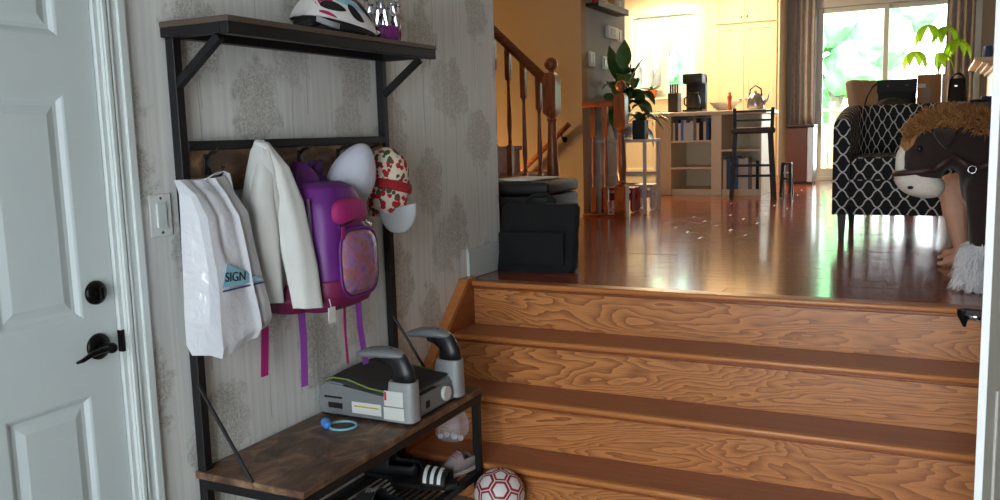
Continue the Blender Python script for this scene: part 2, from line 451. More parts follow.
def thing(name, label, cat, loc=(0, 0, 0), rotz=0.0, group=None, kind=None):
    o = bpy.data.objects.new(name, None); COL.objects.link(o); o.empty_display_size = 0.1
    o.location = loc; o.rotation_euler = (0, 0, rotz); WM[o.name] = Matrix.Translation(loc) @ Matrix.Rotation(rotz, 4, 'Z')
    return tag(o, label, cat, group, kind)
def struct(name, bm, mat, label=None, parent=None, smooth=False):
    o = mk(name, bm, mat, parent, smooth)
    if parent is None:
        o['kind'] = 'structure'
        if label: o['label'] = label
    return o
def L2W(o):
    """matrix to build a thing in local coordinates"""
    return WM[o.name]
def blob(caps, voxel, smooth_it=6):
    """one continuous skin around tapered capsules (p, q, r1, r2)"""
    bm = B()
    for c in caps:
        p, q, r1, r2 = Vector(c[0]), Vector(c[1]), c[2], c[3]
        n = max(2, int((q-p).length / (min(r1, r2) * 0.45)) + 1)
        for i in range(n):
            t = i / (n-1); 
            bmesh.ops.create_icosphere(bm, subdivisions=2, radius=r1 + (r2-r1)*t, matrix=Matrix.Translation(p.lerp(q, t)))
    me = bpy.data.meshes.new('tmp'); bm.to_mesh(me); bm.free()
    o = bpy.data.objects.new('tmp', me); COL.objects.link(o)
    r = o.modifiers.new('r', 'REMESH'); r.mode = 'VOXEL'; r.voxel_size = voxel
    s = o.modifiers.new('s', 'SMOOTH'); s.iterations = smooth_it; s.factor = 0.5
    dg = bpy.context.evaluated_depsgraph_get(); out = bpy.data.meshes.new_from_object(o.evaluated_get(dg))
    bpy.data.objects.remove(o); bpy.data.meshes.remove(me)
    return out
def leaf_blade(bm, base, d, length, width, droop=0.3, up=V(0, 0, 1), nseg=6, tip=1.0, fold=0.12):
    d = Vector(d).normalized(); side = d.cross(up)
    if side.length < 1e-3: side = V(1, 0, 0)
    side.normalize(); rows = []
    p = Vector(base); st = length / nseg
    for i in range(nseg+1):
        t = i / nseg; w = width * math.sin(PI * min(1, (t*0.94+0.04)) ** 0.8) ** tip * 0.5
        nrm = side.cross(d).normalized()
        rows.append((bm.verts.new(p - side*w + nrm*w*fold*2), bm.verts.new(p), bm.verts.new(p + side*w + nrm*w*fold*2)))
        d = (d + V(0, 0, -droop/nseg)).normalized(); p = p + d*st
    for i in range(nseg):
        for k in range(2): bm.faces.new((rows[i][k], rows[i][k+1], rows[i+1][k+1], rows[i+1][k]))
def tufts(bm, pts, length, width, gravity=0.5, jitter=0.35):
    for p, nrm in pts:
        d = (Vector(nrm) + V(random.gauss(0, jitter), random.gauss(0, jitter), random.gauss(0, jitter)-gravity)).normalized()
        side = d.cross(V(random.random()-.5, random.random()-.5, random.random()-.5)).normalized()
        l = length * random.uniform(.6, 1.2); p = Vector(p); q = p + d*l*.55; e = p + (d + V(0, 0, -gravity*.5)).normalized()*l
        a, b = bm.verts.new(p-side*width), bm.verts.new(p+side*width); c, f = bm.verts.new(q-side*width*.7), bm.verts.new(q+side*width*.7); g = bm.verts.new(e)
        bm.faces.new((a, b, f, c)); bm.faces.new((c, f, g))
def text_mesh(s, size):
    c = bpy.data.curves.new('t', 'FONT'); c.body = s; c.size = size; c.align_x = 'CENTER'; c.align_y = 'CENTER'; c.extrude = 0.0004
    o = bpy.data.objects.new('t', c); COL.objects.link(o)
    dg = bpy.context.evaluated_depsgraph_get(); me = bpy.data.meshes.new_from_object(o.evaluated_get(dg))
    bpy.data.objects.remove(o); bpy.data.curves.remove(c); return me

# ================================================================== THE SETTING
XL = -1.91            # papered wall face
CEIL = 3.22
YB = 11.20            # back wall face
# --- entry floor
bm = B(); box(bm, -2.2, 1.2, -1.4, 3.6, -0.1, 0.0)
floor_entry = struct('floor_entry', bm, 'entry_tile', 'grey tiled entry floor at the foot of the stairs')
# --- papered wall with a door opening
bm = B()
for (y0, y1, z0, z1) in ((-1.4, 0.785, 0, CEIL), (0.785, 1.577, 2.05, CEIL), (1.577, 3.825, 0, CEIL)):
    box(bm, XL-0.12, XL, y0, y1, z0, z1)
wall_left = struct('wall_left', bm, 'wallpaper', 'pale grey wallpaper wall printed with stippled trees')
bm = B(); box(bm, XL, XL+0.014, 3.475, 3.825, U, U+0.125, 0.003); box(bm, XL, XL+0.009, 3.475, 3.825, U+0.125, U+0.14, 0.002)
box(bm, XL-0.13, XL+0.014, 3.825, 3.839, U, U+0.125, 0.003)
struct('baseboard_left', bm, 'trim_white', 'white baseboard at the end of the papered wall above the stairs')
# --- door casing on the papered wall
tr = thing('trim_1', 'white moulded casing around the white panel door', None, (XL, 1.6, 0), kind='structure')
for nm, y0, sgn in (('casing', 1.577, 1), ('casing', 0.785, -1)):
    bm = B()
    for a, b_, d in ((0.0, 0.075, 0.012), (0.004, 0.016, 0.018), (0.022, 0.03, 0.016), (0.05, 0.073, 0.020)):
        ya, yb = sorted((y0 + sgn*a, y0 + sgn*b_)); box(bm, XL-0.005, XL+d, ya, yb, 0, 2.125, 0.002)
    mk(nm, bm, 'trim_white', tr)
bm = B(); box(bm, XL-0.005, XL+0.014, 0.71, 1.652, 2.05, 2.125, 0.002); mk('casing', bm, 'trim_white', tr)
for y0, y1 in ((1.565, 1.577), (0.785, 0.797)):
    bm = B(); box(bm, XL-0.12, XL+0.003, y0, y1, 0, 2.05); mk('jamb', bm, 'trim_white', tr)
# --- the white panel door
d1 = thing('door_1', 'white six-panel door with black lever and deadbolt', None, (XL, 1.18, 0), kind='structure')
DX = XL - 0.008
bm = B(); box(bm, DX-0.04, DX-0.010, 0.80, 1.562, 0.008, 2.045)
for (y0, y1) in ((0.80, 0.896), (1.128, 1.234), (1.466, 1.562)): box(bm, DX-0.0105, DX, y0, y1, 0.008, 2.045)
for (z0, z1) in ((0.008, 0.22), (0.785, 0.985), (1.545, 1.685), (1.94, 2.045)):
    for (y0, y1) in ((0.896, 1.128), (1.234, 1.466)): box(bm, DX-0.0105, DX, y0, y1, z0, z1)
mk('slab', bm, 'white_paint', d1)
for (y0, y1) in ((0.896, 1.128), (1.234, 1.466)):
    for (z0, z1) in ((0.22, 0.785), (0.985, 1.545), (1.685, 1.94)):
        bm = B()
        # raised field with sloping borders inside the sunken panel
        def rect(m, x): return [bm.verts.new((x, y0+m, z0+m)), bm.verts.new((x, y1-m, z0+m)), bm.verts.new((x, y1-m, z1-m)), bm.verts.new((x, y0+m, z1-m))]
        rs = [rect(0.0, DX), rect(0.006, DX-0.002), rect(0.016, DX-0.0095), rect(0.026, DX-0.0095), rect(0.048, DX-0.003)]
        for i in range(4):
            for k in range(4): bm.faces.new((rs[i][k], rs[i][(k+1) % 4], rs[i+1][(k+1) % 4], rs[i+1][k]))
        bm.faces.new(rs[-1]); mk('panel', bm, 'white_paint', d1)
def rosette(c, r, name, par):
    bm = B(); lathe(bm, [(r, 0), (r, 0.006), (r*0.9, 0.010), (r*0.55, 0.014), (r*.3, 0.0145)], 28)
    xf(bm, bm.verts[:], Matrix.Translation(c) @ Matrix.Rotation(PI/2, 4, 'Y')); o = mk(name, bm, 'bronze', par, 'auto'); return o
lv = rosette((DX, 1.500, 0.905), 0.034, 'lever_handle', d1); lv['label'] = 'black lever handle'
bm = B(); tube(bm, [(DX+.01, 1.500, .905), (DX+.05, 1.500, .905)], 0.011, 14)
ball(bm, (DX+.052, 1.500, .905), 0.014)
tube(bm, [(DX+.052, 1.505, .905), (DX+.053, 1.468, .906), (DX+.050, 1.44, .901), (DX+.045, 1.418, .891), (DX+.044, 1.402, .889)], [.010, .0095, .008, .0065, .004], 12, flat=(1, .8))
mk('lever', bm, 'bronze', lv, True)
db = rosette((DX, 1.506, 1.045), 0.031, 'deadbolt', d1); db['label'] = 'round black deadbolt'
bm = B(); tube(bm, [(DX+.012, 1.506, 1.045), (DX+.02, 1.506, 1.045)], .012, 14); box(bm, DX+.018, DX+.03, 1.500, 1.512, 1.029, 1.061, .003); mk('thumb_turn', bm, 'bronze', db)
bm = B(); box(bm, XL-.02, XL+.004, 1.5645, 1.576, .875, .935, .002); sp = mk('strike_plate', bm, 'bronze', d1)
for z in (.25, 1.8):
    bm = B(); tube(bm, [(DX+.004, .798, z-.05), (DX+.004, .798, z+.05)], .006, 10); mk('hinge', bm, 'bronze', d1)
# --- light switch
sw = thing('light_switch', 'white rocker light switch beside the panel door', 'switch', (XL, 1.727, 1.165))
bm = B(); box(bm, XL, XL+.006, 1.689, 1.765, 1.164, 1.282, .003); mk('plate', bm, 'paper', sw)
bm = B(); prism(bm, [(1.711, 0), (1.743, 0), (1.743, 1), (1.711, 1)], 0, 1, 'X'); bm.free()
bm = B(); box(bm, XL+.005, XL+.011, 1.710, 1.744, 1.188, 1.258, .003); mk('rocker', bm, 'trim_white', sw)
for z in (1.176, 1.270):
    bm = B(); tube(bm, [(XL+.005, 1.727, z), (XL+.0075, 1.727, z)], .004, 10); mk('screw', bm, 'chrome', sw)

# --- wall behind the camera with a glazed entrance
bm = B()
for (x0, x1, z0, z1) in ((-2.03, -1.35, 0, CEIL), (0.45, 1.22, 0, CEIL), (-1.35, .45, 2.25, CEIL)): box(bm, x0, x1, -1.42, -1.30, z0, z1)
struct('wall_front', bm, 'white_paint', 'white wall around the glazed entrance')
w = thing('window_1', 'glazed double entrance door opposite the stairs', None, (-.45, -1.36, 0), kind='structure')
for x0, x1 in ((-1.35, -.45), (-.45, .45)):
    bm = B()
    for (a, b_, c, d) in ((x0, x0+.07, 0, 2.25), (x1-.07, x1, 0, 2.25), (x0+.07, x1-.07, 0, .14), (x0+.07, x1-.07, 2.16, 2.25)): box(bm, a, b_, -1.385, -1.335, c, d)
    fr = mk('frame', bm, 'trim_white', w)
    bm = B(); box(bm, x0+.07, x1-.07, -1.364, -1.356, .14, 2.16); mk('pane', bm, 'glass', fr)
# --- right side: short wall beside the stairs, entry side wall
bm = B(); box(bm, .36, .46, 2.83, 3.45, 0, CEIL); box(bm, .46, 1.1, 2.83, 2.93, 0, CEIL); struct('wall_stair_right', bm, 'taupe_wall', 'short wall at the right end of the stairs')
bm = B(); box(bm, 1.1, 1.22, -1.3, YB+.15, 0, CEIL); struct('wall_right', bm, 'taupe_wall', 'taupe right hand wall')
# --- ceiling
bm = B(); box(bm, -5.3, 1.25, -1.45, YB+.15, CEIL, CEIL+.1); struct('ceiling', bm, 'ceiling', 'white ceiling')

# --- stairs: four risers, three treads, nosings, skirt board
st = thing('staircase', 'honey oak staircase of four wide risers leading up to the hall', 'stairs', (-.8, 2.85, 0))
X0, X1 = -1.866, 0.36
NY = [3.43, 3.235, 3.04, 2.845]; NZ = [U, U-.2, U-.4, U-.6]
for k in range(4):
    zb = NZ[k+1] if k < 3 else 0.0
    bm = B(); box(bm, X0, X1, NY[k]+.026, NY[k]+.046, zb, NZ[k]-.026); mk('riser', bm, 'riser_oak', st)
    yb = (NY[k-1]+.03) if k else 3.505
    bm = B(); box(bm, X0, X1, NY[k]+.022, yb, NZ[k]-.026, NZ[k]-.0005)
    mk('tread' if k else 'landing_board', bm, 'tread_oak', st)
    bm = B(); box(bm, X0, X1, NY[k], NY[k]+.03, NZ[k]-.022, NZ[k], .008, 3); mk('nosing', bm, 'nosing_oak', st, 'auto')
    bm = B(); box(bm, X0, X1, NY[k]+.014, NY[k]+.027, NZ[k]-.036, NZ[k]-.021, .004); mk('cove_moulding', bm, 'skirt_oak', st)
bm = B(); prism(bm, [(2.835, 0), (3.47, 0), (3.47, U+.006), (3.40, U+.006), (3.24, U-.155), (2.835, .245)], XL+.001, X0-.001, 'X'); mk('skirt_board', bm, 'skirt_oak', st)
bm = B(); 
bar(bm, (XL+.024, 3.395, U+.002), (XL+.024, 2.84, .253), .046, .016); bar(bm, (XL+.024, 3.475, U+.006), (XL+.024, 3.39, U+.006), .046, .016)
bar(bm, (X0-.008, 3.385, U-.02), (X0-.008, 2.84, .235), .020, .010)
mk('skirt_moulding', bm, 'nosing_oak', st)

# --- upper floor: planks across the view
fl = thing('floor', 'glossy reddish brown oak plank floor of the upper level', None, (-.8, 7, U), kind='structure')
bm = B(); box(bm, -2.45, 1.1, 3.5, YB, U-.14, U-.012); box(bm, -5.2, -2.45, 3.5, 5.93, U-.14, U-.012); box(bm, -5.2, -2.45, 6.46, YB, U-.14, U-.012); mk('subfloor', bm, 'dark_wood', fl)
rows = 86; pw = (YB - 3.505) / rows; cuts = [B()]
plank_meshes = {}
for i in range(rows):
    y = 3.505 + i*pw
    xs = [-2.9 if (y < 5.85 or y > 6.5) else -2.45, 1.1]
    c1 = -2.0 + (i*0.618 % 1)*1.0; c2 = c1 + 1.25 + .25*((i*.37) % 1)
    for a, b_ in ((xs[0], c1), (c1, c2), (c2, xs[1])):
        L = round(b_-a, 2)
        bm = B(); box(bm, -(b_-a)/2+.0005, (b_-a)/2-.0005, -pw/2+.0004, pw/2-.0004, -.012, 0, .0012, 1)
        o = mk('plank', bm, 'floor_oak', fl)
        rx, ry = random.gauss(0, .0011), random.gauss(0, .0006)
        o.location = ((a+b_)/2, y+pw/2, U - .0003); o.rotation_euler = (rx, ry, 0)

# --- basement shell under the house
bm = B()
for q in ((-5.3, 1.22, -1.42, YB+.14, -1.75, -1.6), (-5.3, -5.2, -1.42, YB+.14, -1.6, U), (1.1, 1.22, -1.42, YB+.14, -1.6, 0), (-5.3, 1.22, YB, YB+.14, -1.6, .3), (-5.3, 1.22, -1.42, -1.3, -1.6, 0), (-5.2, XL-.12, 3.6, 3.7, -1.6, U)): box(bm, *q)
struct('wall_basement', bm, 'tan_wall', 'basement walls below the hall')
# --- grey side wall of the stairwell, tan wall facing the camera
bm = B(); box(bm, -2.60, -2.47, 6.57, 7.52, U, CEIL); struct('wall_hall', bm, 'grey_wall', 'grey hall wall carrying the thermostat and switches')
bm = B(); box(bm, -5.2, -2.47, 6.45, 6.57, -1.6, CEIL); struct('wall_stairwell', bm, 'tan_wall', 'tan wall behind the stairwell balusters')
bm = B(); box(bm, -5.3, -5.2, 3.7, YB, -1.6, CEIL); box(bm, -5.2, XL-.12, 3.705, 3.825, U, CEIL); struct('wall_hall_left', bm, 'grey_wall', 'grey wall at the far left of the hall')
bm = B(); box(bm, -2.47, -2.458, 6.58, 7.52, U, U+.10, .002); box(bm, -2.60, -2.458, 7.52, 7.532, U, U+.10, .002); struct('baseboard_hall', bm, 'trim_white', 'white baseboard of the grey hall wall')
# --- back wall with kitchen window and patio door openings
bm = B()
KW = (-3.62, -2.70, 1.90, 2.90); PDR = (-1.33, .38, U, 2.84)
for (x0, x1, z0, z1) in ((-5.2, KW[0], U-.6, CEIL), (KW[0], KW[1], U-.6, KW[2]), (KW[0], KW[1], KW[3], CEIL), (KW[1], -1.72, U-.6, CEIL)): box(bm, x0, x1, YB, YB+.14, z0, z1)
struct('wall_kitchen', bm, 'kitchen_wall', 'cream kitchen back wall around the window')
bm = B()
for (x0, x1, z0, z1) in ((-1.72, PDR[0], U-.6, CEIL), (PDR[0], PDR[1], PDR[3], CEIL), (PDR[1], 1.1, U-.6, CEIL), (PDR[0], PDR[1], U-.6, U)): box(bm, x0, x1, YB, YB+.14, z0, z1)
struct('wall_back', bm, 'taupe_wall', 'taupe back wall around the patio door')
# kitchen window
w = thing('window_2', 'white framed kitchen window with tree outside', None, (-3.15, YB, 1.9), kind='structure')
bm = B(); x0, x1, z0, z1 = KW
for q in ((x0-.07, x0+.03, z0-.07, z1+.08), (x1-.03, x1+.07, z0-.07, z1+.08), (x0+.03, x1-.03, z1-.03, z1+.08), (x0+.03, x1-.03, z0-.07, z0+.03)): box(bm, q[0], q[1], YB-.02, YB+.03, q[2], q[3], .004)
mk('casing', bm, 'trim_white', w)
xm = (x0+x1)/2
for a, b_ in ((x0+.03, xm), (xm, x1-.03)):
    bm = B()
    for q in ((a, a+.045, z0+.03, z1-.03), (b_-.045, b_, z0+.03, z1-.03), (a+.045, b_-.045, z0+.03, z0+.08), (a+.045, b_-.045, z1-.08, z1-.03)): box(bm, q[0], q[1], YB+.035, YB+.08, q[2], q[3], .003)
    sash = mk('sash', bm, 'trim_white', w)
    bm = B(); box(bm, a+.045, b_-.045, YB+.055, YB+.06, z0+.08, z1-.08); mk('pane', bm, 'glass', sash)
bm = B(); box(bm, x0-.09, x1+.09, YB-.10, YB+.03, z0-.09, z0-.068, .004); mk('window_sill', bm, 'trim_white', w)
# patio door
w = thing('door_3', 'white sliding patio door with two glass panels', None, (-.5, YB, U), kind='structure')
bm = B(); x0, x1, z0, z1 = PDR
for q in ((x0-.02, x0+.05, z0, z1+.05), (x1-.05, x1+.05, z0, z1+.05), (x0+.05, x1-.05, z1-.05, z1+.05), (x0+.05, x1-.05, z0, z0+.04)): box(bm, q[0], q[1], YB-.02, YB+.10, q[2], q[3], .004)
mk('frame', bm, 'trim_white', w)
xm = -.545
for i, (a, b_) in enumerate(((x0+.05, xm+.035), (xm-.025, x1-.05))):
    bm = B(); yy = YB + (.015 if i == 0 else .055)
    for q in ((a, a+.055, z0+.04, z1-.05), (b_-.055, b_, z0+.04, z1-.05), (a+.055, b_-.055, z0+.04, z0+.14), (a+.055, b_-.055, z1-.11, z1-.05)): box(bm, q[0], q[1], yy, yy+.035, q[2], q[3], .003)
    pn = mk('sliding_panel', bm, 'trim_white', w)
    bm = B(); box(bm, a+.055, b_-.055, yy+.015, yy+.02, z0+.14, z1-.11); mk('pane', bm, 'glass', pn)
    if i == 0:
        bm = B(); tube(bm, [(a+.028, yy, 1.62), (a+.028, yy-.035, 1.64), (a+.028, yy-.035, 1.84), (a+.028, yy, 1.86)], .008, 8); mk('pull_handle', bm, 'trim_white', pn, True)

# --- the half-open door at the right, seen edge on
A2 = math.radians(13); E2 = V(.106, 2.13, 0); D2 = V(math.sin(A2), math.cos(A2), 0); N2 = V(math.cos(A2), -math.sin(A2), 0)
M2 = Matrix(((N2.x, D2.x, 0, E2.x), (N2.y, D2.y, 0, E2.y), (0, 0, 1, 0), (0, 0, 0, 1)))   # local x: towards the right face, y: along the door
d2 = thing('door_2', 'half-open white door seen edge on at the right border', None, (E2.x, E2.y, 0), kind='structure')
bm = B(); box(bm, 0, .015, .004, .68, .02, 2.05, .001, 1, M2); mk('slab', bm, 'door_shade_white', d2)
bm = B(); box(bm, -.0008, .0158, 0, .006, .02, 2.05, .001, 1, M2); mk('edge_strip', bm, 'edge_lit_white', d2)  # thin overlay that paints the lit edge brighter than the slab
for z0, z1 in ((.16, .80), (1.0, 1.90)):
    bm = B(); a_, b_ = .11, .58
    for q in ((a_, a_+.03, z0, z1), (b_-.03, b_, z0, z1), (a_+.03, b_-.03, z0, z0+.03), (a_+.03, b_-.03, z1-.03, z1)): box(bm, .015, .021, q[0], q[1], q[2], q[3], .002, 1, M2)
    mk('panel_moulding', bm, 'door_shade_white', d2)
for z in (.25, 1.05, 1.85):
    bm = B(); tube(bm, [M2 @ V(.018, .686, z-.045), M2 @ V(.018, .686, z+.045)], .007, 10); mk('hinge', bm, 'chrome', d2, 'auto')
bm = B(); box(bm, .012, .05, .692, .712, 0, 2.10, .002, 1, M2); mk('jamb_strip', bm, 'trim_white', d2)
def at2(x, y, z): return M2 @ V(x, y, z)
bm = B(); tube(bm, [at2(0, .055, .976), at2(-.008, .055, .976)], .026, 20); hn = mk('lever_handle', bm, 'bronze', d2, 'auto')
bm = B(); tube(bm, [at2(-.006, .055, .981), at2(-.045, .055, .981)], .009, 10); mk('stem', bm, 'chrome', hn, True)
bm = B(); bar(bm, at2(-.002, .05, .991), at2(-.048, .05, .991), .022, .012); tube(bm, [at2(-.047, .05, .995), at2(-.047, .05, .983), at2(-.044, .052, .956)], [.014, .013, .003], 10); tube(bm, [at2(-.045, .05, .989), at2(-.047, .10, .981), at2(-.045, .15, .969)], [.011, .010, .006], 10); mk('lever', bm, 'bronze', hn, 'auto')

# --- garden behind the patio door
bm = B(); box(bm, -9, 6, YB+.14, 30, U-.75, U-.65); struct('ground_garden', bm, 'grass', 'lawn behind the house')
dk = thing('garden_deck', 'pale wooden deck outside the patio door', 'deck', (-.5, 12.4, U-.65))
bm = B(); box(bm, -2.6, 2.0, YB+.15, 14.0, U-.65, U-.12); mk('frame', bm, 'deck', dk)
for i in range(20):
    bm = B(); y = YB + .15 + i*.142; box(bm, -2.6, 2.0, y, y+.136, U-.12, U-.09, .003); mk('board', bm, 'deck', dk)
rl = thing('deck_railing', 'pale wooden railing along the edge of the deck', 'railing', (-.5, 14.0, U-.09))
bm = B(); box(bm, -2.6, 2.0, 13.93, 14.03, U+.86, U+.90); mk('top_rail', bm, 'deck', rl); bm = B(); box(bm, -2.6, 2.0, 13.96, 14.0, U+.02, U+.06); mk('bottom_rail', bm, 'deck', rl)
for i in range(32):
    bm = B(); x = -2.56 + i*.145; box(bm, x, x+.035, 13.96, 14.0, U+.06, U+.86) if i % 8 else box(bm, x-.02, x+.06, 13.94, 14.02, U-.09, U+1.0); mk('spindle' if i % 8 else 'post', bm, 'deck', rl)
def tree(label, x, y, h, r, seed, bare=False):
    t = thing('garden_tree', label, 'tree', (x, y, U-.65), group='trees in the garden')
    bm = B(); tube(bm, [(x, y, U-.65), (x+.05, y, U+h*.4), (x, y, U+h*.7)], [.16, .12, .06], 10)
    tube(bm, [(x+.04, y, U+h*.35), (x+.35, y, U+h*.62), (x+.45, y, U+h*.8)], [.09, .06, .03], 8); tube(bm, [(x+.03, y, U+h*.42), (x-.3, y, U+h*.66)], [.07, .03], 8); mk('trunk', bm, 'bark', t, True)
    random.seed(seed); bm = B()
    for k in range(9 if not bare else 3):
        c = (x + random.gauss(0, r*.45), y + random.gauss(0, r*.3), U + h*.75 + random.gauss(0, r*.4) + (1.0 if bare else 0))
        q = bmesh.ops.create_icosphere(bm, subdivisions=4, radius=r*random.uniform(.28, .5), matrix=Matrix.Translation(c))['verts']
        for v in q:
            n_ = mnoise.noise(v.co*3.2) * .16 + mnoise.noise(v.co*9) * .12; v.co += (v.co - Vector(c)).normalized() * n_
    mk('crown', bm, 'foliage', t, True)
tree('rounded green tree on the left behind the deck railing', -5.2, 18.5, 2.6, 1.5, 3)
tree('broad pale green tree beyond the middle of the patio door', -2.1, 21.5, 2.9, 1.6, 5)
tree('tall green tree at the right behind the deck', 2.4, 22.0, 3.6, 2.0, 8)
tree('bare branched tree close outside the kitchen window', -4.0, 13.2, 3.0, .7, 11, True)
random.seed(21)

# ================================================================== HALL TREE AND WHAT HANGS ON IT
YA, YZ = 1.80, 2.812        # post centres
ht = thing('hall_tree', 'black metal hall tree with rustic wood shelf, hook board and bench', 'coat rack', (-1.7, 2.3, 0))
for y in (YA, YZ):
    bm = B(); box(bm, -1.903, -1.873, y-.015, y+.015, 0.0, 1.706, .002, 1); mk('post', bm, 'black_metal', ht)
    bm = B(); box(bm, -1.54, -1.512, y-.014, y+.014, 0.0, .445, .002, 1); mk('leg', bm, 'black_metal', ht)
    bm = B(); bar(bm, (-1.888, y, 1.572), (-1.715, y, 1.700), .022); mk('shelf_bracket', bm, 'black_metal', ht)
    bm = B(); tube(bm, [(-1.870, y-.02, .73), (-1.68, y-.02, .452)], .0055, 8); mk('brace_rod', bm, 'black_metal', ht)
    bm = B(); bar(bm, (-1.888, y, .135), (-1.526, y, .135), .022); mk('side_rail', bm, 'black_metal', ht)
bm = B()
box(bm, -1.69, -1.66, 1.772, 2.84, 1.700, 1.732, .002, 1); box(bm, -1.905, -1.875, 1.772, 2.84, 1.706, 1.732, .002, 1)
for y in (1.772, 2.810): box(bm, -1.875, -1.69, y, y+.03, 1.704, 1.732)
mk('shelf_frame', bm, 'black_metal', ht)
bm = B(); box(bm, -1.905, -1.658, 1.770, 2.842, 1.732, 1.748, .002, 1); mk('top_shelf', bm, 'shelf_brown', ht)
bm = B(); box(bm, -1.900, -1.873, YA+.015, YZ-.015, 1.398, 1.424, .002, 1); mk('cross_bar', bm, 'black_metal', ht)
bm = B(); box(bm, -1.898, -1.882, YA+.016, YZ-.016, 1.275, 1.398, .002, 1); mk('hook_board', bm, 'rustic', ht)
HOOKS = [1.885, 2.09, 2.30, 2.51, 2.70]
for y in HOOKS:
    bm = B(); box(bm, -1.882, -1.878, y-.011, y+.011, 1.325, 1.385, .001, 1)
    tube(bm, [(-1.879, y, 1.375), (-1.862, y, 1.388), (-1.842, y, 1.392), (-1.832, y, 1.402)], [.005, .005, .0045, .006], 8)
    tube(bm, [(-1.879, y, 1.345), (-1.860, y, 1.322), (-1.838, y, 1.318), (-1.822, y, 1.335), (-1.818, y, 1.352)], [.005, .005, .005, .0045, .006], 8)
    mk('coat_hook', bm, 'black_metal', ht, True)
bm = B(); box(bm, -1.905, -1.508, 1.775, 2.835, .445, .467, .003, 1); mk('bench_board', bm, 'rustic', ht)
bm = B(); box(bm, -1.54, -1.51, 1.78, 2.83, .417, .445, .002, 1); box(bm, -1.905, -1.875, 1.815, 2.797, .417, .445, .002, 1)
for y in (1.78, 2.80): box(bm, -1.875, -1.54, y, y+.03, .417, .445)
mk('bench_frame', bm, 'black_metal', ht)
bm = B(); box(bm, -1.54, -1.512, 1.815, 2.797, .122, .148); box(bm, -1.902, -1.876, 1.815, 2.797, .122, .148); mk('shoe_shelf_frame', bm, 'black_metal', ht)
for i in range(12):
    bm = B(); x = -1.868 + i*.0275; tube(bm, [(x, 1.79, .144), (x, 2.82, .144)], .004, 6); mk('shelf_wire', bm, 'black_metal', ht)

# --- drape: a closed soft volume given by rows of (z, y0, y1, x_back, x_front)
def drape(rows, n=28, fold=.006, ff=5, seed=0, sharp=.7, hem=0.0):
    bm = B(); nr = len(rows); R_ = []
    m = (nr-1)*5+1
    for j in range(m):
        t = j/5; k = min(int(t), nr-2); f = t-k; f = f*f*(3-2*f) if False else f
        R_.append([a+(b_-a)*f for a, b_ in zip(rows[k], rows[k+1])])
    rings = []
    for j, (z, y0, y1, xb, xf_) in enumerate(R_):
        ring = []; yc, hy, xc, hx = (y0+y1)/2, (y1-y0)/2, (xb+xf_)/2, (xf_-xb)/2
        for i in range(n):
            a = 2*PI*i/n; cy, cx = sup(math.cos(a), sharp), sup(math.sin(a), sharp)
            w_ = fold * math.sin(ff*a + seed + z*2) * (0.3 + .7*j/m) + fold*.8*mnoise.noise(V(a*1.5+seed, z*14, seed))
            w_ = w_ * max(0, math.sin(a)) ** .5 if math.sin(a) > 0 else 0
            dz = hem*math.sin(3*a+seed)*(j/m)
            ring.append(bm.verts.new((xc + cx*hx + w_, yc + cy*hy, z+dz)))
        rings.append(ring)
    for j in range(m-1):
        for i in range(n): bm.faces.new((rings[j][i], rings[j][(i+1) % n], rings[j+1][(i+1) % n], rings[j+1][i]))
    bm.faces.new(rings[0][::-1]); bm.faces.new(rings[-1])
    return bm
def strip(bm, pts, width, wdir, th=.003):
    """flat strap along points"""
    pts = [Vector(p) for p in pts]; w_ = Vector(wdir).normalized()*width/2; q = []
    for i, p in enumerate(pts):
        d = (pts[min(i+1, len(pts)-1)]-pts[max(i-1, 0)]).normalized(); n_ = d.cross(w_).normalized()*th/2
        q.append([bm.verts.new(p-w_-n_), bm.verts.new(p+w_-n_), bm.verts.new(p+w_+n_), bm.verts.new(p-w_+n_)])
    for i in range(len(q)-1):
        for k in range(4): bm.faces.new((q[i][k], q[i][(k+1) % 4], q[i+1][(k+1) % 4], q[i+1][k]))
    bm.faces.new(q[0][::-1]); bm.faces.new(q[-1])

# --- white plastic carrier bag
cb = thing('carrier_bag', 'white plastic carrier bag with blue pennant print on the first hook', 'bag', (-1.77, 1.82, .83))
bm = B()
rows = [(1.320, -1.835, 1.716, -1.815, 1.886, .0), (1.30, -1.835, 1.724, -1.800, 1.880, .006), (1.28, -1.835, 1.730, -1.778, 1.874, .012), (1.22, -1.835, 1.728, -1.735, 1.88, .02), (1.08, -1.838, 1.725, -1.712, 1.893, .03), (.96, -1.84, 1.722, -1.705, 1.906, .03), (.872, -1.84, 1.720, -1.70, 1.912, .02), (.842, -1.825, 1.725, -1.712, 1.905, .01)]
rings = []
SUB = 6; RR = []
for k in range(len(rows)-1):
    for i in range(SUB): RR.append([a+(b_-a)*i/SUB for a, b_ in zip(rows[k], rows[k+1])])
RR.append(list(rows[-1]))
for j, (z, xb, y0, xf_, y1, g) in enumerate(RR):
    ring = []
    def add(x, y, s): 
        nn = .010*mnoise.noise(V(x*8, y*14, z*5)) + .007*mnoise.noise(V(x*20, y*30, z*7)); ring.append(bm.verts.new((x + nn*s, y + nn*.3, z + .004*mnoise.noise(V(y*20, 0, 1)) + .30*(y-1.755)*max(0, (1.15-z)/.3))))
    for i in range(31): add(xf_ + .006*math.sin(PI*i/30) + .011*math.exp(-((i-20)/1.3)**2) - .008*math.exp(-((i-23)/1.6)**2) - .006*math.exp(-((i-8)/2.0)**2)*(z > 1.12), y0 + (y1-y0)*i/30, .6)      # front with a pressed fold
    xm_ = (xf_+xb)/2
    add(xm_, y1-g*.6, .5)
    for i in range(8): add(xb, y1 + (y0-y1)*i/7, .1)
    add(xm_, y0+g*.9, .5)
    rings.append(ring)
n_ = len(rings[0])
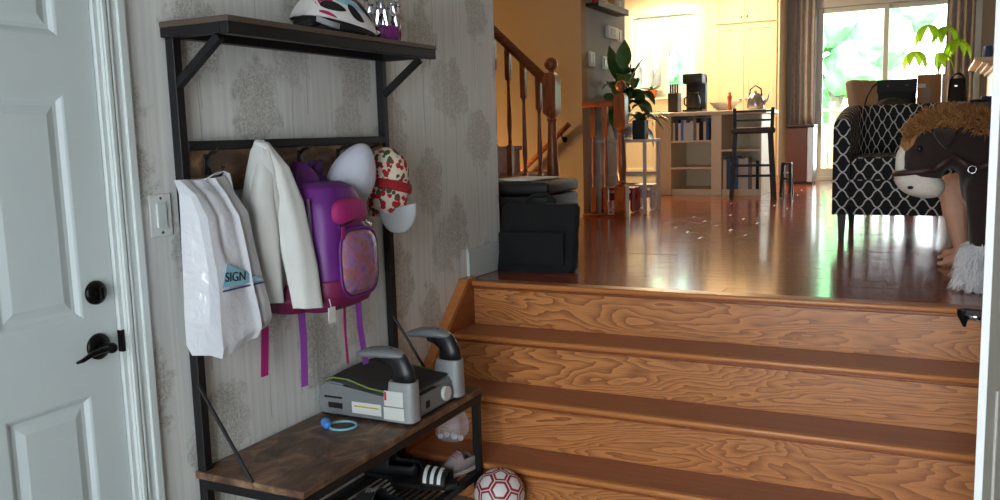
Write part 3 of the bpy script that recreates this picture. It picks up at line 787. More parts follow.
for j in range(len(rings)-1):
    for i in range(n_): bm.faces.new((rings[j][i], rings[j][(i+1) % n_], rings[j+1][(i+1) % n_], rings[j+1][i]))
bm.faces.new(rings[-1]); bm.faces.new(rings[0][::-1])
mk('bag_body', bm, 'bag_plastic', cb, 'auto')
bm = B()   # looped handle
strip(bm, [(-1.815, 1.795, 1.31), (-1.822, 1.84, 1.325), (-1.829, 1.885, 1.330), (-1.822, 1.90, 1.322), (-1.80, 1.885, 1.28), (-1.777, 1.872, 1.22)], .028, (.9, .1, .5), .003); mk('bag_handle', bm, 'bag_plastic', cb, True)
# printed pennant with letters
def on_bag(u, v): return V(-1.697, u, v)
bm = B(); P_ = [(1.728, 1.030), (1.752, 1.092), (1.80, 1.070), (1.892, 1.026)]
prism(bm, P_, -1.7005, -1.6995, 'X'); lg = mk('bag_print', bm, 'helmet_blue', cb)
me = text_mesh('SIGN', .036); o = mk('bag_lettering', me, 'black_plastic', cb); 
o.matrix_basis = Matrix.Translation((-1.6985, 1.779, 1.052)) @ Matrix.Rotation(-.10, 4, 'X') @ Matrix(((0, 0, 1, 0), (1, 0, 0, 0), (0, 1, 0, 0), (0, 0, 0, 1)))
bm = B(); box(bm, -1.6992, -1.6988, 1.728, 1.892, 1.018, 1.0225); mk('bag_lettering', bm, 'blue_dark', cb)

# --- white jacket
jk = thing('white_jacket', 'off-white fleece jacket hanging between carrier bag and backpack', 'jacket', (-1.77, 2.07, .92))
rows = [(1.422, 2.046, 2.058, -1.84, -1.815), (1.39, 2.026, 2.078, -1.855, -1.785), (1.33, 2.000, 2.095, -1.86, -1.765), (1.25, 1.968, 2.105, -1.86, -1.75), (1.15, 1.962, 2.11, -1.86, -1.745), (1.05, 1.970, 2.10, -1.858, -1.745), (.985, 1.985, 2.085, -1.855, -1.75), (.952, 1.995, 2.07, -1.85, -1.755)]
bm = drape(rows, 64, .010, 6, 1.2); mk('jacket_body', bm, 'jacket', jk, True)
def sleeve(path, folds):
    """flattened cloth tube; path of (x, y, z, half width, half depth)"""
    bm = B(); m = len(path); N = 8*(m-1)+1; rings = []
    for j in range(N):
        t = j/8; k = min(int(t), m-2); f = t-k; x, y, z, w_, d_ = [a_+(b2-a_)*f for a_, b2 in zip(path[k], path[k+1])]
        ring = []
        for i in range(32):
            an = 2*PI*i/32; r = 1 + .07*math.sin(folds*an + z*3) + .10*mnoise.noise(V(math.cos(an)*1.2, math.sin(an)*1.2, z*9 + folds))
            ring.append(bm.verts.new((x + math.sin(an)*d_*r + .25*math.cos(an)*w_, y + math.cos(an)*w_*r*.95, z - .10*math.cos(an)*w_)))
        rings.append(ring)
    for j in range(N-1):
        for i in range(32): bm.faces.new((rings[j][i], rings[j][(i+1) % 32], rings[j+1][(i+1) % 32], rings[j+1][i]))
    bm.faces.new(rings[0][::-1]); inner = [bm.verts.new(v.co.lerp(Vector((path[-1][0], path[-1][1], path[-1][2])), .15) + V(0, 0, .02)) for v in rings[-1]]
    for i in range(32): bm.faces.new((rings[-1][i], rings[-1][(i+1) % 32], inner[(i+1) % 32], inner[i]))
    bm.faces.new(inner); return bm
bm = sleeve([(-1.81, 2.052, 1.412, .014, .014), (-1.775, 2.062, 1.34, .032, .03), (-1.742, 2.062, 1.24, .044, .034), (-1.712, 2.056, 1.12, .048, .034), (-1.690, 2.050, 1.02, .048, .032), (-1.670, 2.043, .918, .046, .030)], 5); mk('sleeve', bm, 'jacket', jk, 'auto')
bm = sleeve([(-1.82, 2.045, 1.40, .012, .014), (-1.79, 2.02, 1.33, .024, .024), (-1.770, 1.985, 1.24, .034, .028), (-1.760, 1.978, 1.12, .036, .028), (-1.755, 1.980, 1.02, .034, .026), (-1.752, 1.990, .938, .028, .022)], 4); mk('sleeve', bm, 'jacket', jk, 'auto')
bm = B(); tube(bm, [(-1.85, 2.06, 1.40), (-1.825, 2.045, 1.415), (-1.80, 2.05, 1.405), (-1.785, 2.075, 1.37)], [.012, .016, .016, .012], 10, flat=(1, .6)); mk('collar', bm, 'jacket', jk, True)

# --- purple backpack
bp = thing('backpack', 'purple school backpack with pink pocket hanging below white cap', 'backpack', (-1.72, 2.22, .88))
rows = [(1.285, 2.17, 2.30, -1.83, -1.70), (1.268, 2.14, 2.325, -1.85, -1.665), (1.22, 2.12, 2.345, -1.858, -1.645), (1.12, 2.112, 2.362, -1.86, -1.632), (1.0, 2.106, 2.368, -1.86, -1.625), (.93, 2.104, 2.362, -1.858, -1.63), (.90, 2.115, 2.35, -1.85, -1.65), (.887, 2.14, 2.32, -1.82, -1.69)]
bm = drape(rows, 40, .004, 4, .3, .55); mk('pack_body', bm, 'pack_purple', bp, True)
rows = [(.985, 2.095, 2.372, -1.862, -1.622), (.94, 2.093, 2.373, -1.862, -1.620), (.90, 2.10, 2.362, -1.855, -1.635), (.880, 2.13, 2.33, -1.83, -1.68)]
bm = drape(rows, 40, .003, 4, .3, .55); mk('pack_base', bm, 'pack_magenta', bp, True)
def pillow(y0, y1, z0, z1, x0, x1, e=.55):
    bm = B()
    def f(u, v):
        a = 2*PI*u; r = v
        cy, cz = sup(math.cos(a), e), sup(math.sin(a), e)
        return V(x0 + (x1-x0)*math.sqrt(max(0, 1-(r**3))), (y0+y1)/2 + cy*r*(y1-y0)/2, (z0+z1)/2 + cz*r*(z1-z0)/2)
    grid(bm, f, 40, 12, True); return bm
bm = pillow(2.155, 2.345, .925, 1.135, -1.630, -1.598); mk('front_pocket', bm, 'pack_print', bp, True)
bm = B(); pts = [(-1.625, 2.25 + .098*sup(math.cos(a), .55), 1.03 + .108*sup(math.sin(a), .55)) for a in [2*PI*i/48 for i in range(49)]]; tube(bm, pts, .005, 6, False); mk('pocket_piping', bm, 'pack_purple', bp, True)
bm = pillow(2.15, 2.325, 1.145, 1.235, -1.648, -1.622, .7); mk('top_pocket', bm, 'strap_magenta', bp, True)
bm = B(); strip(bm, [(-1.632, 2.16, 1.15), (-1.622, 2.23, 1.165), (-1.622, 2.29, 1.158), (-1.632, 2.335, 1.14)], .007, (0, .2, 1), .003); z_ = mk('zipper', bm, 'silver_foil', bp)
bm = B(); strip(bm, [(-1.624, 2.172, 1.15), (-1.622, 2.168, 1.11)], .014, (0, 1, 0), .004); mk('zip_pull', bm, 'strap_magenta', z_)
bm = B(); pts = [(-1.70, 2.108, 1.24), (-1.69, 2.100, 1.12), (-1.688, 2.093, .98), (-1.69, 2.094, .91)]; strip(bm, pts, .009, (1, 0, 0), .004); mk('side_zipper', bm, 'silver_foil', bp)
bm = B()
for (a, b_) in ((2.25, 2.19), (2.33, 2.33)):
    strip(bm, [(-1.82, (a+2.285)/2, 1.345), (-1.845, a, 1.30), (-1.80, b_-.03, 1.28), (-1.775, b_-.045, 1.24), (-1.80, b_-.06, 1.2)], .05, (.3, 1, .2), .014)
mk('shoulder_strap', bm, 'pack_purple_dark', bp, True)
bm = B(); rowsn = [(1.348, 2.225, 2.262, -1.855, -1.82), (1.31, 2.20, 2.30, -1.862, -1.80), (1.25, 2.165, 2.315, -1.865, -1.78), (1.17, 2.13, 2.32, -1.868, -1.80)]
bm.free(); bm = drape(rowsn, 24, .006, 3, 2.0); mk('back_panel', bm, 'pack_purple', bp, True)
bm = drape([(1.32, 2.185, 2.225, -1.87, -1.83), (1.27, 2.165, 2.215, -1.87, -1.825), (1.22, 2.16, 2.20, -1.87, -1.83)], 16, .003, 3, 1); mk('lining', bm, 'teal', bp, True)
for mat_, pts in (('strap_magenta', [(-1.83, 2.02, .93), (-1.825, 2.02, .84), (-1.825, 2.005, .70)]), ('strap_purple', [(-1.80, 2.165, .90), (-1.80, 2.168, .78), (-1.80, 2.160, .628)]),
                  ('strap_magenta', [(-1.80, 2.395, .89), (-1.81, 2.402, .76), (-1.81, 2.408, .64)]), ('strap_purple', [(-1.80, 2.47, .90), (-1.81, 2.49, .75), (-1.82, 2.53, .60)])):
    bm = B(); strip(bm, pts, .028 if pts[1][1] != 2.402 else .010, (.15, 1, 0), .003); mk('strap_tail', bm, mat_, bp)
bm = drape([(.98, 2.035, 2.12, -1.86, -1.74), (.93, 2.02, 2.13, -1.86, -1.72), (.888, 2.05, 2.14, -1.85, -1.74)], 20, .004, 3, 1); mk('side_pocket', bm, 'pack_magenta', bp, True)
bm = B(); box(bm, -1.600, -1.598, 2.045, 2.080, .872, .920, .0008, 1); tgp = mk('paper_tag', bm, 'paper', bp); 
bm = B(); tube(bm, [(-1.60, 2.063, .915), (-1.62, 2.08, .94)], .0015, 5); mk('tag_string', bm, 'paper', tgp)

# --- caps
def cap_shell(c, r, sz, tilt, cut=-.15, point=0.0):
    bm = B(); 
    def f(u, v):
        a = 2*PI*u; ph = PI/2 - v*(PI/2 - cut); s = 1 + .045*abs(math.sin(3*a)) + .03*mnoise.noise(V(math.cos(a)*2, math.sin(a)*2, ph*2))
        tp = 1 - point*max(0, math.sin(ph)); return V(math.cos(a)*math.cos(ph)*r*s*tp, math.sin(a)*math.cos(ph)*r*s*tp, math.sin(ph)*r*sz)
    grid(bm, f, 36, 14, True); bmesh.ops.remove_doubles(bm, verts=bm.verts[:], dist=1e-5)
    xf(bm, bm.verts[:], Matrix.Translation(c) @ tilt); return bm
T1 = Matrix.Rotation(math.radians(-16), 4, 'X') @ Matrix.Rotation(math.radians(18), 4, 'Y')
wc = thing('baseball_hat', 'plain white cloth cap hanging over backpack top', 'cap', (-1.76, 2.43, 1.23))
C1 = V(-1.765, 2.425, 1.285)
bm = cap_shell(C1, .076, 1.62, T1, -.6, .22); mk('crown', bm, 'cap_white', wc, True, solid=.003)
bm = B()
for k in range(3):
    a0 = PI*k/3 + .5
    pts = [C1 + (T1 @ V(math.cos(a0)*math.cos(p)*.0785*(1-.22*math.sin(p)), math.sin(a0)*math.cos(p)*.0785*(1-.22*math.sin(p)), math.sin(p)*.0765*1.62)) for p in [PI*i/20 for i in range(21)]]
    tube(bm, pts, .0013, 5)
mk('seam', bm, 'hat_brim', wc, True)
fc = thing('baseball_hat', 'red rose patterned cap with pale brim on the last hook', 'cap', (-1.76, 2.63, 1.06))
C2 = V(-1.765, 2.636, 1.285); T2 = Matrix.Rotation(math.radians(8), 4, 'X') @ Matrix.Rotation(math.radians(6), 4, 'Y')
bm = cap_shell(C2, .076, 1.3, T2, -.25); mk('crown', bm, 'floral', fc, True, solid=.003)
bm = drape([(1.262, 2.555, 2.715, -1.848, -1.683), (1.20, 2.562, 2.70, -1.845, -1.69), (1.14, 2.57, 2.685, -1.835, -1.70)], 28, .004, 4, .5, 1.0); mk('lower_crown', bm, 'floral', fc, True)
bm = B(); pts = [C2 + V(math.cos(a)*.083, math.sin(a)*.079, -.035 - .02*math.sin(a+.6)) for a in [2*PI*i/32 for i in range(33)]]; tube(bm, pts, .013, 8, False, flat=(.6, 1.5)); mk('band', bm, 'red_cloth', fc, True)
bm = B()
def brim(u, v):
    a = -PI*.56 + u*PI*1.12; e1 = V(.86, .51, 0); nr = V(.51, -.86, 0)
    return V(-1.728, 2.622, 1.168) + e1*(math.sin(a)*v*.066 + .012*v) + V(0, 0, -math.cos(a)*v*.088) + nr*(.030 + .02*math.sin(PI*u)*v)
grid(bm, brim, 24, 8); mk('brim', bm, 'hat_brim', fc, True, solid=.004)

# --- bicycle helmet on the top shelf
hm = thing('bicycle_helmet', 'white and pink bicycle helmet on the top shelf', 'helmet', (-1.765, 2.37, 1.748))
HC = V(-1.765, 2.37, 1.7485); HR = Matrix.Rotation(math.radians(-14), 4, 'Z')
def hel(q, th, k=1.0, low=False):
    """q: -1 back .. 1 front, th: angle over the top"""
    c = max(0.0, 1 - abs(q)**2.3); wx = .098*c**.5; hz = .145*max(0.0, 1 - abs(q)**(1.9 if q > 0 else 2.8))**.55
    rim = 0.0 if low else (.030 - .026*q)
    z = rim + max(0, hz - rim)*math.sin(th) if not low else .004 + max(0, hz*.93)*math.sin(th)
    kk = .95 if low else 1.0
    return HC + HR @ V(wx*math.cos(th)*k*kk, .155*q*(kk + .0)*(k*.3+.7), z*(k if not low else 1))
bm = B(); grid(bm, lambda u, v: hel(-1 + 2*v, PI*u), 33, 33); mk('shell', bm, 'ball_white', hm, True, solid=.003)
bm = B(); grid(bm, lambda u, v: hel(-.985 + 1.97*v, PI*u, 1, True), 33, 33); mk('liner', bm, 'liner_black', hm, True, solid=.003)
def spot(q0, t0, lq, lt, name, mat_, k=1.02, tilt=0.0, n=16):
    """tear-shaped patch lying on the shell"""
    bm = B()
    def f(u, v):
        an = 2*PI*u; a_, b2_ = math.cos(an)*lq*v, math.sin(an)*lt*v*(1 - .45*math.cos(an)); t_ = t0 + math.radians(b2_) + math.radians(tilt)*a_/lq
        return hel(max(-.97, min(.97, q0 + a_)), max(.03, min(PI-.03, t_)), k)
    grid(bm, f, 28, 7, True); return mk(name, bm, mat_, hm, True)
RD = math.radians
for sd in (0, 1):
    g = (lambda d: RD(d)) if sd == 0 else (lambda d: PI - RD(d)); tl = 1 if sd == 0 else -1
    spot(-.45, g(50), .40, 15, 'colour_patch', 'helmet_pink', 1.014, 8*tl); spot(.25, g(52), .45, 11, 'colour_patch', 'helmet_purple', 1.016, -14*tl); spot(-.06, g(38), .40, 9, 'colour_patch', 'helmet_blue', 1.014, -12*tl)
    spot(.45, g(62), .42, 6, 'colour_patch', 'helmet_pink', 1.018, -4*tl)
    spot(-.42, g(25), .26, 10, 'vent', 'liner_black', 1.026, -6*tl); spot(.10, g(17), .19, 10, 'vent', 'liner_black', 1.026, -8*tl); spot(.45, g(30), .22, 7, 'vent', 'liner_black', 1.028, -10*tl); spot(.0, g(82), .28, 5, 'vent', 'liner_black', 1.022)
    spot(-.56, g(9), .17, 4, 'lettering', 'helmet_pink', 1.018, -6*tl)
bm = B(); grid(bm, lambda u, v: HC + HR @ V(.07*math.cos(PI*u)*(1-.5*v), .135 + .05*math.sin(PI*u)*v, .016 + .012*math.sin(PI*u) - .006*v), 17, 6); mk('visor', bm, 'ball_white', hm, True, solid=.004)
bm = B(); tube(bm, [HC + HR @ V(.06, -.11, .03), HC + HR @ V(.05, -.14, .022), HC + HR @ V(0, -.152, .02)], [.010, .013, .011], 8); ball(bm, HC + HR @ V(.055, -.138, .022), .018); mk('fit_dial', bm, 'liner_black', hm, True)
bm = B(); strip(bm, [HC + HR @ V(.07, -.125, .042), HC + HR @ V(.085, -.09, .028), HC + HR @ V(.094, -.055, .020)], .018, (0, .2, 1), .004); mk('fit_strap', bm, 'hat_brim', hm, True)

# --- toy tiara crown
ta = thing('toy_tiara', 'purple and silver toy tiara beside the helmet', 'tiara', (-1.74, 2.61, 1.748))
TC = V(-1.735, 2.612, 1.748)
bm = B(); grid(bm, lambda u, v: TC + V(math.cos(2*PI*u)*.055, math.sin(2*PI*u)*.058, v*.052), 40, 5, True); mk('band', bm, 'crown_purple', ta, True, solid=.004)
for i in range(9):
    a = 2*PI*i/9; bm = B(); c = TC + V(math.cos(a)*.057, math.sin(a)*.060, .026)
    tube(bm, [c + V(-math.sin(a)*math.cos(b_)*.014, math.cos(a)*math.cos(b_)*.014, math.sin(b_)*.018) for b_ in [2*PI*k/16 for k in range(17)]], .002, 5, False); mk('ring_ornament', bm, 'pack_magenta', ta, True)
for i in range(9):
    a = 2*PI*(i+.5)/9; h_ = .075 + (.02 if i % 2 else 0); bm = B(); c = TC + V(math.cos(a)*.055, math.sin(a)*.058, .05)
    t_ = V(-math.sin(a), math.cos(a), 0)
    for q in ((c - t_*.018, c + V(0, 0, h_)), (c + t_*.018, c + V(0, 0, h_))): tube(bm, [q[0], q[0].lerp(q[1], .5)+V(0, 0, .004), q[1]], [.006, .009, .004], 6)
    ball(bm, c + V(0, 0, h_), .010, u=10, v=8); ball(bm, c + V(0, 0, h_*.5), .012, u=10, v=8); mk('point', bm, 'silver_foil', ta, False)

# --- booster seat on the bench
bs = thing('booster_seat', 'grey backless child booster seat with armrests on the bench', 'booster seat', (-1.68, 2.52, .467))
Z0 = .467
# base: side profile in (x,z) extruded along y
prof = [(-1.862, Z0+.012), (-1.850, Z0+.003), (-1.50, Z0+.003), (-1.492, Z0+.02), (-1.50, Z0+.085), (-1.53, Z0+.098), (-1.60, Z0+.092), (-1.68, Z0+.096), (-1.76, Z0+.118), (-1.82, Z0+.122), (-1.855, Z0+.10), (-1.868, Z0+.05)]
bm = B(); prism(bm, prof, 2.345, 2.70, 'Y'); bmesh.ops.bevel(bm, geom=[e for e in bm.edges], offset=.006, segments=2, affect='EDGES'); mk('base', bm, 'grey_plastic', bs, 'auto')
bm = B(); box(bm, -1.855, -1.497, 2.350, 2.695, Z0, Z0+.014, .003); mk('foot_rim', bm, 'black_plastic', bs)
bm = B()
def pad(u, v):
    x = -1.855 + v*.345; s = [(0, .112), (.1, .128), (.3, .126), (.55, .104), (.8, .096), (1, .098)]
    for (a, za), (b_, zb) in zip(s, s[1:]):
        if a <= v <= b_: zz = za + (zb-za)*(v-a)/(b_-a)
    y = 2.375 + u*.295
    return V(x, y, Z0 + zz + .016*math.sin(PI*u)**.4*math.sin(PI*min(1, max(.0, v)))**.3)
grid(bm, pad, 20, 24); mk('seat_pad', bm, 'seat_cloth', bs, True)
for y in (2.370, 2.675):
    bm = B(); pts = [pad(0, v/20) + V(0, 0, .002) for v in range(21)]; pts = [V(p.x, y, p.z) for p in pts]; tube(bm, pts, .0035, 6); mk('piping', bm, 'green_piping', bs, True)
def arm(y0, y1):
    a = thing_part = None
    bm = B(); ym = (y0+y1)/2
    # lower tower
    def f(u, v):
        an = 2*PI*u; x_ = -1.535 + .012*v; hx = .062 - .014*v; hy = (y1-y0)/2 - .004*v
        return V(x_ + sup(math.cos(an), .5)*hx, ym + sup(math.sin(an), .5)*hy, Z0+.012 + v*.135)
    grid(bm, f, 24, 6, True, True); tw = mk('arm_tower', bm, 'grey_plastic_light', bs, 'auto')
    bm = B(); tube(bm, [(-1.520, ym, Z0+.135), (-1.522, ym, Z0+.175), (-1.535, ym, Z0+.208), (-1.575, ym, Z0+.226), (-1.61, ym, Z0+.228)], [.045, .043, .040, .032, .024], 14, True, flat=(.62, 1.0)); mk('arm_neck', bm, 'black_plastic', tw, True)
    bm = B()
    def g(u, v):
        an = 2*PI*u; t = v; w_ = math.sin(PI*min(.985, max(.015, t)))**.35
        return V(-1.70 + t*.185, ym + sup(math.cos(an), .8)*.038*w_, Z0 + .243 - .018*(1-t)**2 - .012*t**3 + math.sin(an)*(.020 if math.sin(an) > 0 else .016)*w_)
    grid(bm, g, 24, 16, True, True); mk('arm_rest', bm, 'grey_plastic', tw, True)
    return tw
ta1 = arm(2.335, 2.405); ta2 = arm(2.645, 2.715)
bm = B(); box(bm, -1.545, -1.490, 2.415, 2.535, Z0+.02, Z0+.085, .006); cu = mk('cup_holder', bm, 'grey_plastic', bs)
bm = B(); box(bm, -1.4905, -1.4885, 2.45, 2.475, Z0+.03, Z0+.055); mk('slot', bm, 'liner_black', cu)
bm = B(); tube(bm, [(-1.50, 2.59, Z0+.045), (-1.484, 2.59, Z0+.045)], .026, 24); mk('badge_disc', bm, 'sticker_white', bs, 'auto')
bm = B(); box(bm, -1.545, -1.49, 2.425, 2.525, Z0+.084, Z0+.088); mk('cup_recess', bm, 'liner_black', cu)
def decal(x0, x1, z0, z1, mat_, y=2.344, name='label_sticker', par=bs): 
    bm = B(); box(bm, x0, x1, y-.0012, y, z0, z1, .0004, 1); return mk(name, bm, mat_, par)
s1 = decal(-1.72, -1.60, Z0+.022, Z0+.062, 'sticker_white'); decal(-1.71, -1.61, Z0+.045, Z0+.050, 'yellow', 2.3425, 'print', s1)
s2 = decal(-1.583, -1.502, Z0+.020, Z0+.062, 'sticker_white', 2.3335); s3 = decal(-1.58, -1.505, Z0+.066, Z0+.118, 'sticker_white', 2.3345); decal(-1.578, -1.570, Z0+.085, Z0+.115, 'red', 2.333, 'print', s3)
decal(-1.82, -1.76, Z0+.03, Z0+.05, 'black_plastic'); decal(-1.835, -1.76, Z0+.065, Z0+.072, 'black_plastic', 2.344, 'moulded_lettering')

bs.location.x -= .034
# --- blue band loop
bb = thing('hair_tie', 'blue elastic hair tie with a bead on the bench', 'hair tie', (-1.735, 2.25, .467))
bm = B(); tube(bm, [(-1.735 + .047*math.cos(a), 2.262 + .043*math.sin(a), .4715) for a in [2*PI*i/36 for i in range(37)]], .0042, 8, False); mk('band', bm, 'helmet_blue', bb, True)
bm = B(); ball(bm, (-1.783, 2.235, .484), .017, (1.1, .8, 1)); ball(bm, (-1.770, 2.225, .481), .014); ball(bm, (-1.79, 2.25, .480), .012); mk('bead', bm, 'blue', bb, True)

# --- clear plastic bag hanging below the bench end
pb = thing('clear_plastic_bag', 'crumpled clear plastic bag hanging under the bench end', 'bag', (-1.60, 2.72, .29))
bm = drape([(.415, 2.70, 2.73, -1.575, -1.55), (.39, 2.67, 2.755, -1.60, -1.53), (.35, 2.655, 2.77, -1.625, -1.52), (.315, 2.66, 2.765, -1.635, -1.53), (.295, 2.68, 2.75, -1.62, -1.545)], 28, .012, 6, .7); mk('bag_film', bm, 'clear_bag', pb, False)
bm = B(); 
for k in range(5): ball(bm, (-1.62 + .02*k, 2.70 + .012*(k % 3), .305 + .006*(k % 2)), .012, u=10, v=8)
mk('bead_contents', bm, 'glass_pot', pb, True)

# --- shoes on the lower shelf
def shoe(name, label, loc, rz, L, mats, high=.06, tiltx=0.0):
    t = thing(name, label, 'shoe', loc, rz, 'shoes on the hall tree shelf'); M_ = L2W(t)
    def wid(v): return .36*L*(.62 + .38*math.sin(PI*(v*.9+.12)))*.5*min(1, (1-v)*9+.35)*min(1, v*9+.45)
    bm = B(); grid(bm, lambda u, v: V(sup(math.cos(2*PI*u), .9)*wid(v), (v-.5)*L, .013 + sup(math.sin(2*PI*u), .4)*.012), 24, 18, True, True); xf(bm, bm.verts[:], M_); mk('sole', bm, mats[1], t, 'auto')
    def up(u, v):
        a = PI*u; hh = high*(1.0 if v < .45 else 1 - .55*(v-.45)/.55) * min(1, (1-v)*6+.3)*min(1, v*10+.6)
        return V(math.cos(a)*wid(v)*.95, (v-.5)*L*.98, .022 + math.sin(a)**.6*hh)
    bm = B(); vv = grid(bm, up, 17, 20)
    for f in [f for f in bm.faces if (f.calc_center_median().z > high*.80) and f.calc_center_median().y < -.05*L]: bm.faces.remove(f)
    xf(bm, bm.verts[:], M_); mk('upper', bm, mats[0], t, True, solid=.003)
    bm = B()
    for k in range(4): y = L*(.02+.06*k); z = up(.5, .52+.06*k).z+.002; tube(bm, [(-.018, y, z-.004), (0, y+.004, z+.002), (.018, y, z-.004)], .0025, 6)
    xf(bm, bm.verts[:], M_); mk('laces', bm, mats[2], t, True); return t
SZ = .148
shoe('sneaker', 'grey pink child sneaker beside the striped slide', (-1.572, 2.745, SZ), math.radians(165), .17, ('shoe_grey', 'shoe_sole', 'shoe_pink'), .07)
shoe('sneaker', 'black sneaker lying behind the striped slide', (-1.79, 2.62, SZ), math.radians(95), .24, ('shoe_black', 'shoe_black', 'white_stripe'), .075)
shoe('sneaker', 'dark sneaker with light laces at the middle of the shoe shelf', (-1.65, 2.33, SZ), math.radians(80), .23, ('shoe_black', 'shoe_black', 'shoe_grey'), .07)
shoe('sneaker', 'white and pink child shoe at the left of the shoe shelf', (-1.60, 2.03, SZ), math.radians(95), .17, ('shoe_grey', 'shoe_sole', 'strap_magenta'), .065)
shoe('sneaker', 'black sneaker at the back left of the shoe shelf', (-1.78, 2.08, SZ), math.radians(95), .24, ('shoe_black', 'shoe_black', 'shoe_grey'), .07)
def slide(loc, rz, label):
    t = thing('slide_sandal', label, 'sandal', loc, rz, 'shoes on the hall tree shelf'); M_ = L2W(t); L = .25
    wd = lambda v: .047*(.8+.2*math.sin(PI*(v*.9+.2)))*min(1, (1-v)*7+.4)*min(1, v*7+.5)
    bm = B(); grid(bm, lambda u, v: V(sup(math.cos(2*PI*u), .9)*wd(v), (v-.5)*L, .015 + sup(math.sin(2*PI*u), .4)*.014), 24, 16, True, True); xf(bm, bm.verts[:], M_); mk('sole', bm, 'shoe_black', t, 'auto')
    sf = lambda u, v, k=0.0: V(math.cos(PI*u)*(.05+k), .0 + v*.095, .016 + math.sin(PI*u)**.7*(.062 - .012*v + k))
    bm = B(); grid(bm, sf, 20, 8); xf(bm, bm.verts[:], M_); s_ = mk('strap', bm, 'shoe_black', t, True, solid=.006)
    for k in range(3):
        bm = B(); a = .012 + .3*k; grid(bm, lambda u, v: sf(.06 + u*.5, .12 + .28*k + v*.14, .0045), 14, 3); xf(bm, bm.verts[:], M_); mk('stripe', bm, 'white_stripe', s_, True)
    return t
slide((-1.63, 2.59, SZ), math.radians(-78), 'black slide sandal with three white stripes under the bench')

# --- soccer ball
sb = thing('soccer_ball', 'white soccer ball with red outlined panels at the foot of the stairs', 'ball', (-1.405, 2.752, 0))
R_ = .094; BC = V(-1.405, 2.748, R_)
ico = B(); bmesh.ops.create_icosphere(ico, subdivisions=1, radius=1.0); ico.verts.ensure_lookup_table()
cents = [(v.co.normalized(), 5) for v in ico.verts] + [(f.calc_center_median().normalized(), 6) for f in ico.faces]
tv = []
for e in ico.edges:
    a, b_ = e.verts[0].co, e.verts[1].co; tv += [a.lerp(b_, 1/3), a.lerp(b_, 2/3)]
ico.free()
ROT = Matrix.Rotation(.5, 3, 'X') @ Matrix.Rotation(.7, 3, 'Z') @ Matrix.Rotation(.3, 3, 'Y')
for c, n in cents:
    near = sorted(tv, key=lambda p: (p.normalized()-c).length)[:n]
    a, b_ = frame_of(c); near.sort(key=lambda p: math.atan2(p.dot(b_), p.dot(a)))
    cc = sum(near, V(0, 0, 0))/n
    loop = []
    for i in range(n):
        for t in (0, .25, .5, .75): loop.append(near[i].lerp(near[(i+1) % n], t))
    bm = B(); rr = []
    for s_, h_ in ((.985, .992), (.96, 1.0), (.93, 1.003), (.66, 1.004), (.36, 1.004)):
        rr.append([bm.verts.new(BC + ROT @ (cc.lerp(p, s_).normalized()*R_*h_)) for p in loop])
    m_ = len(loop)
    for k in range(4):
        for i in range(m_):
            f = bm.faces.new((rr[k][i], rr[k][(i+1) % m_], rr[k+1][(i+1) % m_], rr[k+1][i])); f.material_index = 1 if k == 2 else 0
    cv = bm.verts.new(BC + ROT @ (c*R_*1.004))
    for i in range(m_): bm.faces.new((rr[4][i], rr[4][(i+1) % m_], cv))
    mk('panel', bm, ['ball_white', 'ball_red'], sb, True)
bm = B(); ball(bm, BC, R_*.985, u=24, v=16); mk('bladder', bm, 'ball_white', sb, True)

# ================================================================== UPPER LEVEL
# --- ottoman, papers, black bag
ot = thing('ottoman', 'black leather storage ottoman behind the black bag', 'ottoman', (-1.9, 4.22, U))
bm = B(); box(bm, -2.19, -1.715, 3.985, 4.40, U+.012, U+.345, .012, 3); mk('body', bm, 'black_leather', ot, 'auto')
bm = B(); box(bm, -2.20, -1.712, 3.975, 4.41, U+.350, U+.415, .022, 4); mk('lid', bm, 'black_leather', ot, 'auto')
for x in (-2.15, -1.76):
    for y in (4.02, 4.36):
        bm = B(); box(bm, x-.02, x+.02, y-.02, y+.02, U, U+.014); mk('foot', bm, 'black_plastic', ot)
for i, (x, y, r, lab) in enumerate(((-1.95, 4.20, .12, 'lower white sheet of paper on the black ottoman'), (-1.915, 4.16, -.2, 'top magazine lying on the black ottoman'))):
    bm = B(); box(bm, -.11, .11, -.15, .15, 0, .004 + .004*i, .001, 1, Matrix.Translation((x, y, U+.416 + .005*i)) @ Matrix.Rotation(r, 4, 'Z')); tag(mk('paper_sheet', bm, 'paper', ), lab, 'paper')
bgp = thing('laptop_bag', 'black fabric bag leaning on the ottoman', 'bag', (-1.70, 3.80, U))
bm = B()
def bagf(u, v):
    a = 2*PI*u; hw = .212 - .012*v; th = .05 - .012*v
    cx, cy = sup(math.cos(a), .35), sup(math.sin(a), .5)
    e = 1 if 0.03 < v < .97 else .93
    return V(-1.715 + cx*hw*e + .004*mnoise.noise(V(a, v*4, 0)), 3.80 + .10*v + cy*th*e + .006*mnoise.noise(V(a*2, v*6, 3)), U + v*.318)
grid(bm, bagf, 48, 16, True, True); mk('bag_body', bm, 'black_cloth', bgp, 'auto')
bm = B(); box(bm, -1.885, -1.545, 3.752, 3.775, U+.03, U+.19, .01, 2, Matrix.Translation((0, 0, 0))); mk('front_pocket', bm, 'black_cloth', bgp, 'auto')
bm = B(); tube(bm, [(-1.80, 3.895, U+.29), (-1.795, 3.90, U+.335), (-1.76, 3.905, U+.358), (-1.68, 3.905, U+.358), (-1.645, 3.90, U+.335), (-1.64, 3.895, U+.29)], .009, 8); mk('handle', bm, 'black_cloth', bgp, True)

